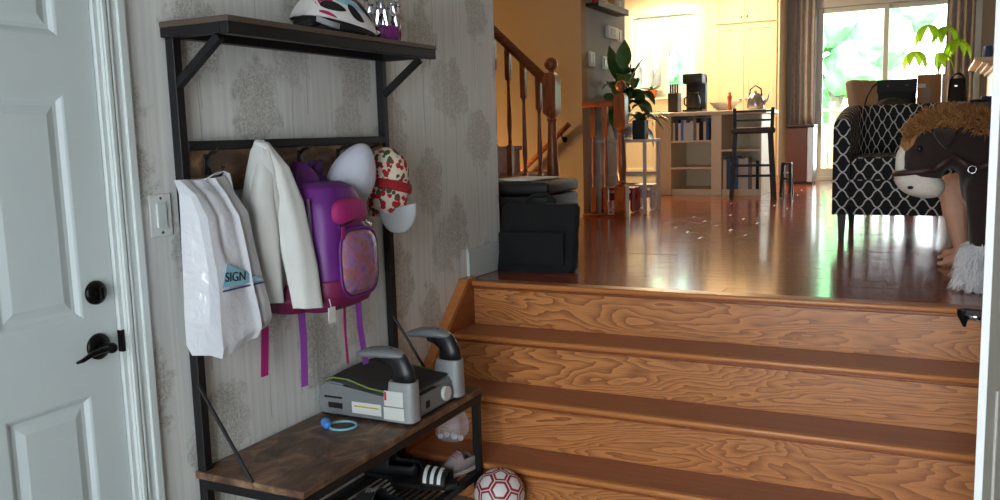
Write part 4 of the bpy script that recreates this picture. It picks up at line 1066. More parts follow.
# --- turned newels and balusters
def newel(name, x, y, zb, zt, par, w=.042):
    """square foot, turned shaft, square block with bevelled head, ball on top"""
    h = zt - zb; r = w*.98; bm = B(); t0 = h - 2*r - .012      # top of the square block
    lathe(bm, [(w, 0), (w, .22), (w*.96, .235), (w*.6, .25), (w*.82, .265), (w*.58, .28), (w*.84, .34), (w*.86, .42), (w*.6, t0-.33), (w*.55, t0-.31), (w*.8, t0-.295), (w*.58, t0-.28), (w*.96, t0-.255), (w, t0-.25), (w, t0-.03), (w*.62, t0), (w*.4, t0+.004), (w*.4, t0+.012)], 24, (x, y, zb), {0, 1, 2, 12, 13, 14, 15})
    ball(bm, (x, y, zb + h - r), r, u=24, v=16)
    return mk(name, bm, 'oak_rail', par, 'auto')
def baluster(x, y, zb, zt, par, w=.017):
    h = zt - zb; bm = B()
    lathe(bm, [(w, 0), (w, .20), (w*.6, .215), (w*.85, .23), (w*.55, .245), (w*.95, .34), (w*.62, h*.66), (w*.5, h*.70), (w*.8, h*.71), (w*.55, h*.72), (w, h*.735), (w, h)], 16, (x, y, zb), {0, 1, 10, 11})
    return mk('baluster', bm, 'oak_rail', par, 'auto')
# stair going up to the left
su = thing('upper_stair_flight', 'oak stair flight climbing left behind the papered wall', 'stairs', (-2.3, 5.5, U))
newel('newel_post', -2.22, 5.25, U, 1.90, su, .045)
for k in range(7):
    x = -2.33 - .215*k; z = U + .19*(k+1)
    bm = B(); box(bm, x-.215-.03, x+.012, 5.18, 5.92, z-.03, z, .005); mk('tread', bm, 'oak_rail_x', su)
    bm = B(); box(bm, x-.02, x-.002, 5.20, 5.90, z-.19, z-.03); mk('riser', bm, 'oak_rail_x', su)
sl = .19/.215*1.06
for k in range(11):
    x = -2.31 - .108*k; zt = 1.72 + sl*(-2.22 - x); zb = U + .19*(1 + int((-2.27 - x)/.215))
    if zt < CEIL-.05: baluster(x, 5.25, zb, zt, su)
bm = B(); tube(bm, [(-2.24, 5.25, 1.735), (-3.4, 5.25, 1.735 + sl*1.16)], .032, 12, True, flat=(.8, 1)); mk('handrail', bm, 'oak_rail_x', su, True)
bm = B(); prism(bm, [(-2.36, U), (-2.36, U+.02), (-3.8, U+1.29), (-3.8, U)], 5.90, 5.935, 'Y'); mk('stringer', bm, 'oak_rail_x', su)
# basement stair
bs2 = thing('basement_stair_flight', 'oak stair flight going down beside the tan wall', 'stairs', (-2.6, 6.2, U-.2))
for k in range(6):
    x = -2.46 - .22*k; z = U - .19*(k+1)
    bm = B(); box(bm, x-.25, x, 5.95, 6.44, z-.03, z, .004); mk('tread', bm, 'oak_rail_x', bs2)
hr = thing('wall_handrail', 'short oak handrail fixed on the tan stairwell wall', 'handrail', (-2.75, 6.40, 1.1))
bm = B(); tube(bm, [(-2.555, 6.385, 1.485), (-2.60, 6.385, 1.445), (-3.4, 6.385, .755)], .022, 12); mk('rail', bm, 'oak_rail_x', hr, True)
for x, z in ((-2.62, 1.425), (-3.1, 1.01)):
    bm = B(); tube(bm, [(x, 6.385, z-.02), (x, 6.39, z-.05), (x, 6.448, z-.06)], .006, 8); tube(bm, [(x, 6.442, z-.06), (x, 6.449, z-.06)], .022, 12); mk('bracket', bm, 'bronze', hr, 'auto')
# guard rail
gd = thing('stair_guard', 'short oak guard rail with ball-top newel beside the grey wall', 'railing', (-2.35, 6.44, U))
newel('newel_post', -2.145, 6.42, U, 1.80, gd, .044)
bm = B(); box(bm, -2.458, -2.185, 6.39, 6.45, 1.605, 1.655, .012, 3); mk('handrail', bm, 'oak_rail_x', gd, 'auto')
bm = B(); box(bm, -2.458, -2.185, 6.38, 6.46, U, U+.02, .004); mk('base_plate', bm, 'oak_rail_x', gd)
for x in (-2.37, -2.27): baluster(x, 6.42, U+.02, 1.606, gd, .018)

# --- grey wall fittings
sh = thing('wall_shelf', 'small dark shelf high on the grey hall wall', 'shelf', (-2.40, 6.9, 2.38))
bm = B(); box(bm, -2.468, -2.36, 6.55, 7.30, 2.385, 2.41, .003); mk('board', bm, 'dark_wood', sh)
bm = B(); box(bm, -2.372, -2.36, 6.55, 7.30, 2.41, 2.435, .002); mk('lip', bm, 'dark_wood', sh)
for y, mt_, h_, lab in ((6.66, 'red', .10, 'dark red box on the small wall shelf'), (6.80, 'cream', .13, 'cream jar on the small wall shelf'), (6.98, 'cardboard', .10, 'tan jar on the small wall shelf'), (7.14, 'paper', .12, 'white jar on the small wall shelf')):
    bm = B(); lathe(bm, [(.035, 0), (.038, h_*.6), (.03, h_*.8), (.03, h_), (.01, h_+.002)], 14, (-2.415, y, 2.4105)); tag(mk('shelf_jar', bm, mt_, None, 'auto'), lab, 'jar')
def plate(name, lab, cat, y0, y1, z0, z1, inner, mat_='paper'):
    t = thing(name, lab, cat, (-2.47, (y0+y1)/2, z0)); bm = B(); box(bm, -2.4695, -2.462, y0, y1, z0, z1, .003); p = mk('plate', bm, mat_, t)
    for q in inner: bm = B(); box(bm, -2.463, -2.455, *q, .002); mk('rocker', bm, 'trim_white', t)
    return t
th = thing('thermostat', 'white thermostat at the top of the grey hall wall', 'thermostat', (-2.47, 7.13, 2.18))
bm = B(); box(bm, -2.4695, -2.435, 7.00, 7.26, 2.185, 2.285, .010, 3); mk('body', bm, 'paper', th, 'auto')
bm = B(); box(bm, -2.436, -2.433, 7.06, 7.16, 2.215, 2.265, .002); mk('display', bm, 'grey_plastic', th)
plate('light_switch', 'narrow white switch plate next to the thermostat', 'switch', 7.31, 7.43, 2.18, 2.285, [(7.34, 7.40, 2.2, 2.265)])
plate('light_switch', 'white double switch plate above the guard rail', 'switch', 6.60, 6.74, 1.935, 2.05, [(6.62, 6.66, 1.955, 2.03), (6.68, 6.72, 1.955, 2.03)])
plate('light_switch', 'white single switch plate half behind the plant leaves', 'switch', 6.92, 7.05, 1.93, 2.035, [(6.95, 7.02, 1.95, 2.015)])

# --- plant table and plants
pt = thing('plant_table', 'small white metal table carrying the leafy plants', 'table', (-2.22, 6.9, U))
bm = B(); box(bm, -2.44, -2.03, 6.68, 7.10, 1.325, 1.348, .004); mk('table_top', bm, 'table_grey', pt)
for x in (-2.425, -2.045):
    for y in (6.695, 7.085): bm = B(); box(bm, x-.012, x+.012, y-.012, y+.012, U, 1.325); mk('leg', bm, 'table_grey', pt)
for y in (6.695, 7.085):
    bm = B(); box(bm, -2.413, -2.057, y-.008, y+.008, U+.30, U+.316); mk('stretcher', bm, 'table_grey', pt)
p1 = thing('dumb_cane_plant', 'tall broad-leaved green plant in a clear pot on the white table', 'plant', (-2.28, 6.88, 1.348))
bm = B(); lathe(bm, [(.06, 0), (.075, .02), (.085, .12), (.088, .13), (.082, .13), (.07, .03), (.01, .025)], 20, (-2.28, 6.88, 1.348)); mk('pot', bm, 'glass_pot', p1, 'auto')
bm = B(); lathe(bm, [(.065, .02), (.075, .10), (.01, .105)], 16, (-2.28, 6.88, 1.348)); mk('soil', bm, 'soil', p1, 'auto')
bm = B(); base = V(-2.28, 6.88, 1.44); crown_pts = []
for k in range(4):
    a = k*1.7; top = base + V(.05*math.cos(a), .05*math.sin(a), .22+.055*k); tube(bm, [base + V(.02*math.cos(a), .02*math.sin(a), 0), top], [.012, .008], 8); crown_pts.append(top)
mk('stems', bm, 'stem', p1, True)
random.seed(5)
for k in range(34):
    a = k*2.399; s_ = crown_pts[k % 4]; h_ = -.24 + .30*(k/34); el = .45 + .75*(k/34)
    d = V(math.cos(a)*math.cos(el)*.75 + .12, math.sin(a)*math.cos(el), math.sin(el))
    if k > 30: d = V(.15*math.cos(a)+.05, .15*math.sin(a)-.1, 1)
    p0 = s_ + V(0, 0, h_)
    bm = B(); tube(bm, [p0, p0 + d*.06], .004, 5); leaf_blade(bm, p0 + d*.05, d, random.uniform(.21, .29), random.uniform(.12, .155), random.uniform(2.0, 3.2) if k <= 28 else .2, nseg=9)
    for v in bm.verts: v.co.x = max(v.co.x, -2.452)
    mk('leaf', bm, 'leaf' if k % 3 else 'leaf_dark', p1, True)
p2 = thing('strap_leaf_plant', 'drooping narrow-leaved plant in a black pot at the table edge', 'plant', (-2.11, 6.80, 1.348))
bm = B(); box(bm, -2.165, -2.06, 6.75, 6.855, 1.348, 1.50, .008); mk('pot', bm, 'black_plastic', p2)
bm = B(); box(bm, -2.155, -2.07, 6.76, 6.845, 1.495, 1.503); mk('soil', bm, 'soil', p2)
for k in range(12):
    a = -1.0 + k*.24; d = V(math.cos(a)*.8, math.sin(a)*.5, .75 + .2*math.sin(k*2.2)); bm = B(); leaf_blade(bm, (-2.11, 6.80, 1.49), d, random.uniform(.26, .34), .032, 1.9, nseg=9); mk('leaf', bm, 'leaf_dark', p2, True)

# --- step stools under the table
def step_stool(lab, mat_, x, y, rz, L, W, Hh):
    t = thing('step_stool', lab, 'step stool', (x, y, U), rz, 'children step stools'); M_ = L2W(t)
    bm = B(); box(bm, -L/2, L/2, -W/2, W/2, Hh-.02, Hh, .005, 2, M_); mk('step', bm, mat_, t)
    for s_ in (-1, 1):
        bm = B(); n = 20; o_ = []; i_ = []
        pr = [(-W/2-.02, 0), (W/2+.02, 0), (W/2-.01, Hh-.02), (-W/2+.01, Hh-.02)]
        # side panel with a round finger hole
        for k in range(n):
            a = 2*PI*k/n; ca, sa = math.cos(a), math.sin(a); cz = Hh*.5
            sc = min((W/2)/abs(ca) if abs(ca) > 1e-3 else 9, (Hh*.5-.005)/abs(sa) if abs(sa) > 1e-3 else 9)
            yy, zz = ca*sc, cz + sa*sc; yy *= 1 + .12*(1 - zz/Hh)*1.0
            o_.append((yy, zz)); i_.append((ca*.028, cz+.02 + sa*.028))
        R4 = [[bm.verts.new(M_ @ V(s_*(L/2-.012) + dx, p[0], max(.0, p[1]))) for p in lst] for lst, dx in ((o_, -.009), (i_, -.009), (i_, .009), (o_, .009))]
        for a_, b_ in ((0, 1), (1, 2), (2, 3), (3, 0)):
            for k in range(n): bm.faces.new((R4[a_][k], R4[a_][(k+1) % n], R4[b_][(k+1) % n], R4[b_][k]))
        mk('side_panel', bm, mat_, t)
    bm = B(); box(bm, -L/2+.02, L/2-.02, -.01, .01, Hh*.45, Hh*.75, .003, 1, M_); mk('brace', bm, mat_, t)
step_stool('red wooden step stool with round hole under the plant table', 'red_stool', -2.30, 6.86, 0.0, .27, .20, .20)
step_stool('white wooden step stool with round hole beyond the red one', 'white_stool', -2.165, 7.13, 0.0, .16, .19, .21)

# --- armchair with lattice fabric
ac = thing('armchair', 'black tub armchair with white lattice pattern on tapered legs', 'armchair', (-.16, 5.72, U))
AX, AY = -.158, 5.70       # centre
def uvmesh(bm): return bm.loops.layers.uv.verify()
def arc_path(hw, yf, yb, r, n=10):
    """U path from front left around the back to front right"""
    pts = [(AX-hw, yf)]; 
    for i in range(n+1):
        a = PI + (PI/2)*i/n * -1; pts.append((AX-hw+r + r*math.cos(a), yb-r + r*math.sin(a)))
    for i in range(n+1):
        a = PI/2 - (PI/2)*i/n; pts.append((AX+hw-r + r*math.cos(a), yb-r + r*math.sin(a)))
    pts.append((AX+hw, yf)); return pts
YF, YBk = 5.285, 6.12
out_p = arc_path(.355, YF, YBk, .30); in_p = arc_path(.265, YF, YBk-.10, .22)
def dens(p, m=12):
    q = []
    a, b_ = p[0], p[1]
    for i in range(m): q.append((a[0]+(b_[0]-a[0])*i/m, a[1]+(b_[1]-a[1])*i/m))
    q += p[1:-1]; a, b_ = p[-2], p[-1]
    for i in range(1, m+1): q.append((a[0]+(b_[0]-a[0])*i/m, a[1]+(b_[1]-a[1])*i/m))
    return q
out_p, in_p = dens(out_p), dens(in_p)
def topz(i, n):
    t = abs(i/(n-1)-.5)*2; return U + .775 - .085*max(0, (t-.35)/.65)**1.5
bm = B(); uv = uvmesh(bm); n = len(out_p); prof = []
s_o = [0.0]
for i in range(1, n): s_o.append(s_o[-1] + math.dist(out_p[i], out_p[i-1]))
cols = []
for i in range(n):
    o_, i_ = V(out_p[i][0], out_p[i][1], 0), V(in_p[i][0], in_p[i][1], 0); tz = topz(i, n); z0 = U + .15
    pr = [(o_, z0), (o_, z0+.2), (o_, z0+.4), (o_, tz-.05), (o_.lerp(i_, .06), tz-.02), (o_.lerp(i_, .25), tz-.003), (o_.lerp(i_, .5), tz), (o_.lerp(i_, .75), tz-.003), (o_.lerp(i_, .94), tz-.02), (i_, tz-.05), (i_, z0+.30), (i_, z0)]
    L_ = 0; col = []
    for k, (p, z) in enumerate(pr):
        if k: L_ += math.hypot((p-pr[k-1][0]).length, z-pr[k-1][1])
        col.append((bm.verts.new((p.x, p.y, z)), (s_o[i], L_)))
    cols.append(col)
def quv(vs4):
    f = bm.faces.new([v for v, _ in vs4])
    for l, (_, c) in zip(f.loops, vs4): l[uv].uv = c
for i in range(n-1):
    for k in range(len(cols[0])-1): quv((cols[i][k], cols[i+1][k], cols[i+1][k+1], cols[i][k+1]))
for i in (0, n-1):
    f = bm.faces.new([v for v, _ in cols[i]])
    for l in f.loops: l[uv].uv = (l.vert.co.x, l.vert.co.z)
me_ = mk('shell', bm, 'lattice', ac, 'auto')
def uvbox(name, x0, x1, y0, y1, z0, z1, bev, par, top_crown=0):
    bm = B(); box(bm, x0, x1, y0, y1, z0, z1, bev, 4); uv_ = bm.loops.layers.uv.verify(); bmesh.ops.recalc_face_normals(bm, faces=bm.faces[:])
    for f in bm.faces:
        nrm = f.normal
        for l in f.loops:
            c = l.vert.co
            l[uv_].uv = (c.x, c.z) if abs(nrm.y) > .6 else ((c.x, c.y + z1 - y0) if abs(nrm.z) > .6 else (c.y, c.z))
    return mk(name, bm, 'lattice', par, 'auto')
uvbox('front_panel', AX-.262, AX+.262, YF+.012, YF+.05, U+.15, U+.36, .004, ac)
uvbox('seat_cushion', AX-.258, AX+.258, YF-.01, 6.0, U+.34, U+.475, .03, ac)
bm = B(); box(bm, AX-.30, AX+.30, YF+.04, 6.05, U+.145, U+.16); mk('underside', bm, 'black_cloth', ac)
for x in (AX-.305, AX+.305):
    for y, dy in ((YF+.05, -.01), (YBk-.12, .02)):
        bm = B(); bar(bm, (x, y, U+.15), (x, y+dy, U), .045); 
        for v in bm.verts:
            if v.co.z < U+.02: v.co.x = x + (v.co.x-x)*.62; v.co.y = y+dy + (v.co.y-y-dy)*.62
        mk('leg', bm, 'dark_wood', ac)

# --- plush horse
hs = thing('plush_horse', 'large dark brown plush horse with tan mane and white fluffy feet', 'plush toy', (.35, 3.92, U))
def Hc(u, z): # u along the horse from nose to tail, rotated slightly away
    return V(-.10 + u*.985, 3.84 + u*.17, U + z)
body = [(Hc(.36, .43), Hc(.62, .44), .17, .165), (Hc(.62, .44), Hc(.82, .42), .165, .17), (Hc(.34, .49), Hc(.22, .575), .135, .115), (Hc(.22, .575), Hc(.10, .58), .112, .100),
        (Hc(.10, .575), Hc(.075, .52), .100, .092), (Hc(.075, .52), Hc(.06, .455), .090, .080)]
for du, dn in ((.285, -.07), (.36, .12), (.74, -.07), (.80, .12)):
    o_ = V(.17*dn*-1, .985*dn, 0); body += [(Hc(du, .40)+o_, Hc(du, .20)+o_, .088, .062), (Hc(du, .20)+o_, Hc(du-.005, .04)+o_, .06, .055)]
me = blob(body, .012, 8); mk('body', me, 'horse_brown', hs, True)
bm = B(); 
def muz(u, v):
    a = 2*PI*u; ph = -PI/2 + PI*v; r = math.cos(ph)**.8
    c = Hc(.052, .422); d = V(sup(math.cos(a), .9)*r*.092, math.sin(a)*r*.080, math.sin(ph)*.062)
    return c + d + V(-.010*math.sin(ph), 0, -.012*math.cos(a)*r)
grid(bm, muz, 28, 16, True); bmesh.ops.remove_doubles(bm, verts=bm.verts[:], dist=1e-5); mz = mk('muzzle', bm, 'horse_white', hs, True)
bm = B(); ball(bm, Hc(.022, .405)+V(0, -.078, 0), .008, (1.4, .6, .8)); mk('nostril', bm, 'horse_brown', mz, True)
bm = blob([(Hc(-.014, .47), Hc(-.012, .53), .026, .026), (Hc(-.012, .53), Hc(.018, .61), .025, .018)], .008, 6); mk('blaze', bm, 'horse_white', hs, True)
for s_ in (-1, 1):
    e = Hc(.05, .555) + V(0, .088*s_, 0); bm = B(); ball(bm, e, .012); mk('eye', bm, 'black_plastic', hs, True)
    bm = B(); b0 = Hc(.125, .625) + V(0, .085*s_, 0); leaf_blade(bm, b0, V(.15, .55*s_, .1), .10, .075, 2.2); mk('ear', bm, 'horse_brown', hs, True, solid=.012)
# bridle straps
bm = B(); c = Hc(.055, .468); strip(bm, [c + V(math.cos(a)*.094 - .006, math.sin(a)*.088, .012*math.cos(a)) for a in [2*PI*i/28 for i in range(29)]], .022, (0.1, 0, 1), .004); mk('nose_band', bm, 'brown_strap', hs, True)
def onside(u, z, off=-.0): return Hc(u, z)
bm = B(); strip(bm, [Hc(.055, .468)+V(.04, -.082, 0), Hc(.12, .487)+V(0, -.100, 0), Hc(.168, .525)+V(0, -.112, 0)], .020, (-.5, 0, 1), .006); strip(bm, [Hc(.165, .527)+V(0, -.112, 0), Hc(.205, .50)+V(0, -.126, 0), Hc(.235, .48)+V(0, -.136, 0)], .020, (.5, 0, 1), .006)
strip(bm, [Hc(.235, .475)+V(0, -.134, 0), Hc(.30, .495)+V(0, -.152, 0), Hc(.37, .53)+V(0, -.158, 0)], .020, (-.4, 0, 1), .006); mk('bridle_strap', bm, 'brown_strap', hs, True)
bm = B(); c = Hc(.235, .475)+V(0, -.142, 0); tube(bm, [c + V(math.cos(a)*.014, 0, math.sin(a)*.014) for a in [2*PI*i/16 for i in range(17)]], .003, 6, False); mk('bridle_ring', bm, 'chrome', hs, True)
# mane and fluffy feet
random.seed(3); pts = []
for k in range(4200):
    t = random.random(); u = .0 + .419*t
    ridge = [(.0, .625, .06), (.06, .685, .085), (.14, .705, .10), (.22, .70, .115), (.32, .675, .13), (.42, .65, .13)]
    for (a, za, ra), (b_, zb, rb) in zip(ridge, ridge[1:]):
        if a <= u <= b_: f_ = (u-a)/(b_-a); zz = za+(zb-za)*f_; rr_ = ra+(rb-ra)*f_
    an = random.uniform(-1.25, 1.25); p = Hc(u, zz - rr_) + V(0, math.sin(an)*rr_, math.cos(an)*rr_); pts.append((p, V(-.2, math.sin(an), math.cos(an))))
bm = B(); tufts(bm, pts, .038, .0028, .35, .6); mn = mk('mane', bm, 'mane', hs); mn['kind'] = 'stuff'
me = blob([(Hc(.03, .575), Hc(.08, .605), .055, .080), (Hc(.08, .605), Hc(.20, .60), .082, .100), (Hc(.20, .60), Hc(.40, .525), .100, .118)], .012, 4); mk('mane_base', me, 'mane', hs, True)
for du, dn in ((.285, -.07), (.36, .12), (.74, -.07), (.80, .12)):
    o_ = V(.17*dn*-1, .985*dn, 0); c = Hc(du, 0)+o_; pts = []
    for k in range(1500):
        an = random.uniform(0, 2*PI); z = random.uniform(.02, .19); r = .062 + .026*(1-z/.19); pts.append((c + V(math.cos(an)*r, math.sin(an)*r, z), V(math.cos(an), math.sin(an), .1)))
    bm = B(); tufts(bm, pts, .062, .0028, .9, .3)
    for v in bm.verts: v.co.z = max(v.co.z, U+.002)
    lathe(bm, [(.08, .004), (.086, .05), (.076, .11), (.06, .18)], 16, tuple(c)); f_ = mk('foot_fluff', bm, 'fluff_white', hs); f_['kind'] = 'stuff'
bm = B(); pts = [(Hc(.97, .50)+V(random.gauss(0, .02), random.gauss(0, .02), random.uniform(-.2, 0)), V(.4, 0, -.3)) for k in range(500)]; tufts(bm, pts, .12, .004, 1.0, .2); f_ = mk('tail', bm, 'mane', hs); f_['kind'] = 'stuff'

# --- crouching person behind the horse: bare leg and foot show under the horse's head
pe = thing('person', 'bare leg and foot of a child crouching behind the plush horse', 'person', (.30, 4.50, U))
G = lambda x, y, z: V(x, y, U+z)
bodyc = [(G(.36, 4.55, .17), G(.36, 4.55, .23), .095, .095), (G(.36, 4.55, .23), G(.28, 4.56, .42), .092, .085), (G(.28, 4.56, .42), G(.25, 4.56, .47), .06, .04), (G(.25, 4.56, .47), G(.225, 4.56, .52), .036, .034),
         # near leg: thigh, shin, foot
         (G(.33, 4.49, .17), G(.085, 4.46, .375), .066, .050), (G(.072, 4.46, .37), G(.095, 4.455, .25), .054, .055), (G(.095, 4.455, .25), G(.130, 4.45, .06), .052, .028), (G(.135, 4.45, .035), G(.075, 4.44, .026), .030, .024),
         (G(.33, 4.62, .17), G(.10, 4.66, .37), .066, .048), (G(.10, 4.66, .37), G(.135, 4.67, .055), .045, .027), (G(.145, 4.67, .035), G(.07, 4.67, .026), .030, .024),
         # arms resting on the knees
         (G(.30, 4.47, .42), G(.22, 4.46, .40), .035, .030), (G(.22, 4.46, .40), G(.17, 4.55, .40), .027, .022), (G(.30, 4.65, .42), G(.21, 4.67, .42), .035, .030), (G(.21, 4.67, .42), G(.165, 4.60, .405), .027, .022),
         (G(.165, 4.56, .40), G(.145, 4.57, .40), .022, .018), (G(.16, 4.59, .405), G(.14, 4.585, .40), .022, .018),
         # head with nose and chin
         (G(.205, 4.56, .575), G(.20, 4.56, .61), .066, .068), (G(.165, 4.56, .54), G(.17, 4.56, .55), .03, .035), (G(.135, 4.56, .575), G(.138, 4.56, .585), .010, .009)]
for y0 in (4.44, 4.67):
    for k in range(5):
        ty = y0 - .020 + .011*k if y0 < 4.5 else y0 - .022 + .011*k
        r = .0115 if k == 0 else .0085 - .0006*k
        L_ = .030 - .004*abs(k-1)
        bodyc.append((G(.066, ty, .020), G(.066-L_, ty - .002, .013), r, r*.9))
for cx, cy in ((.145, 4.57), (.14, 4.585)):
    for k in range(5): bodyc.append((G(cx, cy - .016 + .008*k, .40), G(cx - .035 + .004*abs(k-2), cy - .02 + .010*k, .385), .0055, .0048))
me = blob(bodyc, .0052, 5); mk('body', me, 'skin', pe, True)
me = blob([(G(.36, 4.55, .22), G(.28, 4.56, .42), .103, .094), (G(.30, 4.47, .42), G(.24, 4.462, .405), .044, .040), (G(.30, 4.65, .42), G(.23, 4.668, .42), .044, .040)], .009, 5); mk('shirt', me, 'shirt', pe, True)
me = blob([(G(.37, 4.55, .16), G(.36, 4.55, .22), .104, .102), (G(.34, 4.49, .17), G(.20, 4.475, .28), .076, .068), (G(.34, 4.62, .17), G(.20, 4.64, .28), .076, .068)], .009, 5); mk('shorts', me, 'shorts', pe, True)
me = blob([(G(.225, 4.56, .605), G(.215, 4.56, .625), .069, .069), (G(.265, 4.56, .57), G(.26, 4.56, .53), .045, .04)], .008, 4); mk('hair', me, 'hair', pe, True)
for s_ in (-1, 1):
    bm = B(); ball(bm, G(.143, 4.56 + .024*s_, .597), .007); mk('eye', bm, 'black_plastic', pe, True)

# --- dining table and what lies on it
TZ = 1.548
dt = thing('dining_table', 'grey dining table behind the lattice armchair', 'table', (.10, 7.5, U))
bm = B(); box(bm, -.56, .75, 7.10, 8.0, TZ-.035, TZ, .004); mk('table_top', bm, 'dining_grey', dt)
bm = B(); 
for q in ((-.50, .69, 7.15, 7.175), (-.50, .69, 7.925, 7.95), (-.50, -.475, 7.175, 7.925), (.665, .69, 7.175, 7.925)): box(bm, q[0], q[1], q[2], q[3], TZ-.125, TZ-.035)
mk('apron', bm, 'dining_grey', dt)
for x in (-.15, .66):
    for y in (7.18, 7.92): bm = B(); box(bm, x-.035, x+.035, y-.035, y+.035, U, TZ-.035, .004); mk('leg', bm, 'dining_grey', dt)
def dining_chair(lab, x, y, rz):
    t = thing('dining_chair', lab, 'chair', (x, y, U), rz, 'upholstered dining chairs'); M_ = L2W(t)
    bm = B(); box(bm, -.23, .23, -.23, .23, .36, .47, .03, 3, M_); mk('seat', bm, 'linen', t, 'auto')
    bm = B()
    for k in range(3):
        x0 = -.225 + .15*k; bm2 = box(bm, x0+.001, x0+.149, -.045, .045, .42, 1.06, .028, 3, M_ @ Matrix.Translation((0, .235, 0)) @ Matrix.Rotation(-.16, 4, 'X'))
    mk('backrest', bm, 'linen', t, 'auto')
    for sx in (-.2, .2):
        for sy in (-.2, .2): bm = B(); box(bm, sx-.02, sx+.02, sy-.02, sy+.02, 0, .37, .003, 1, M_); mk('leg', bm, 'dark_wood', t)
dining_chair('beige upholstered dining chair behind the grey table', -.24, 8.42, math.radians(62))
bgd = thing('briefcase', 'black briefcase with a looped strap on the grey table', 'bag', (-.26, 7.45, TZ))
bm = B(); box(bm, -.405, -.135, 7.40, 7.52, TZ, TZ+.195, .025, 3); mk('bag_body', bm, 'black_leather', bgd, 'auto')
bm = B(); box(bm, -.41, -.13, 7.392, 7.40, TZ+.10, TZ+.20, .004); mk('flap', bm, 'black_leather', bgd)
bm = B(); tube(bm, [(-.40, 7.40, TZ+.18), (-.44, 7.38, TZ+.15), (-.475, 7.36, TZ+.08), (-.49, 7.34, TZ+.008), (-.46, 7.32, TZ+.008)], .007, 8); mk('strap', bm, 'black_leather', bgd, True)
for x in (-.33, -.20): bm = B(); ball(bm, (x, 7.391, TZ+.15), .008); mk('buckle', bm, 'chrome', bgd, True)
bm = B()
def cloth(u, v):
    a = 2*PI*u; r = v
    return V(-.29 + math.cos(a)*r*.15, 7.26 + math.sin(a)*r*.11, TZ + .001 + (1-r**2.2)*.055*(1 + .5*mnoise.noise(V(math.cos(a)*2*r, math.sin(a)*2*r, 4))) )
grid(bm, cloth, 36, 10, True); tag(mk('folded_coat', bm, 'coat_dark', None, True), 'dark grey coat lying in front of the briefcase', 'coat')
bx_ = thing('cardboard_box', 'brown cardboard box with white label on the grey table', 'box', (-.04, 7.42, TZ))
bm = B(); box(bm, -.128, .035, 7.32, 7.56, TZ, TZ+.222, .002); mk('carton', bm, 'cardboard', bx_)
bm = B(); box(bm, -.09, -.035, 7.3185, 7.32, TZ, TZ+.14); mk('tape', bm, 'tape', bx_)
bm = B(); box(bm, -.127, -.07, 7.317, 7.3185, TZ+.125, TZ+.155); mk('label_sticker', bm, 'paper', bx_)
b2 = thing('cream_box', 'narrow cream carton standing right of the cardboard box', 'box', (.05, 7.42, TZ))
bm = B(); box(bm, .037, .068, 7.33, 7.55, TZ, TZ+.222, .002); mk('carton', bm, 'cardboard_light', b2)
bm = B(); box(bm, .045, .062, 7.329, 7.33, TZ+.17, TZ+.20); mk('label_sticker', bm, 'paper', b2)
hb = thing('handbag', 'shiny black leather handbag on the grey table', 'bag', (.13, 7.40, TZ))
bm = B(); grid(bm, lambda u, v: V(.140 + sup(math.cos(2*PI*u), .5)*(.066-.012*v), 7.40 + sup(math.sin(2*PI*u), .6)*(.09-.05*v), TZ + v*.185), 32, 8, True, True); mk('bag_body', bm, 'black_plastic', hb, 'auto')
for y in (7.36, 7.44):
    bm = B(); tube(bm, [(.140 + .046*math.cos(a), y - .03*math.sin(a), TZ+.15 + .07*math.sin(a)) for a in [PI*i/14 for i in range(15)]], .006, 8); mk('handle', bm, 'black_plastic', hb, True)
bm = B(); box(bm, .118, .14, 7.305, 7.312, TZ+.12, TZ+.135, .002); mk('clasp', bm, 'chrome', hb)
bm = B(); ball(bm, (.28, 7.25, TZ+.012), .05, (1.3, .8, .24)); tag(mk('sunglasses_case', bm, 'black_plastic', None, True), 'small black case lying right of the handbag', 'case')
bm = B(); lathe(bm, [(.05, 0), (.062, .03), (.06, .045), (.05, .047), (.03, .02)], 20, (.36, 7.45, TZ)); tag(mk('blue_bowl', bm, 'blue_dark', None, 'auto'), 'blue bowl at the right of the grey table', 'bowl')

# --- curtains
def curtain(lab, x0, x1, y, z0, z1, nf):
    t = thing('curtain', lab, 'curtain', ((x0+x1)/2, y, z0), group='patio door curtains')
    bm = B(); grid(bm, lambda u, v: V(x0 + (x1-x0)*u, y + .038*math.sin(2*PI*nf*u + .6*math.sin(3*v)) + .01*math.sin(9*u), z0 + (z1-z0)*v), 8*nf+1, 14); mk('cloth', bm, 'curtain', t, True, solid=.004)
    return t
curtain('grey patterned curtain left of the patio door', -1.57, -1.29, YB-.13, U+.66, 3.02, 4)
curtain('grey patterned curtain right of the patio door', .08, .36, YB-.13, U+.02, 3.02, 4)
rd = thing('curtain_rod', 'dark curtain rod above the patio door', 'rod', (-.6, YB-.13, 3.03))
bm = B(); tube(bm, [(-1.59, YB-.13, 3.035), (.42, YB-.13, 3.035)], .012, 10); mk('pole', bm, 'bronze', rd, True)
for x in (-1.585, .42): bm = B(); ball(bm, (x, YB-.13, 3.035), .022); mk('finial', bm, 'bronze', rd, True)
for x in (-1.56, .39): bm = B(); tube(bm, [(x, YB-.13, 3.035), (x, YB, 3.035)], .007, 8); mk('bracket', bm, 'bronze', rd, True)

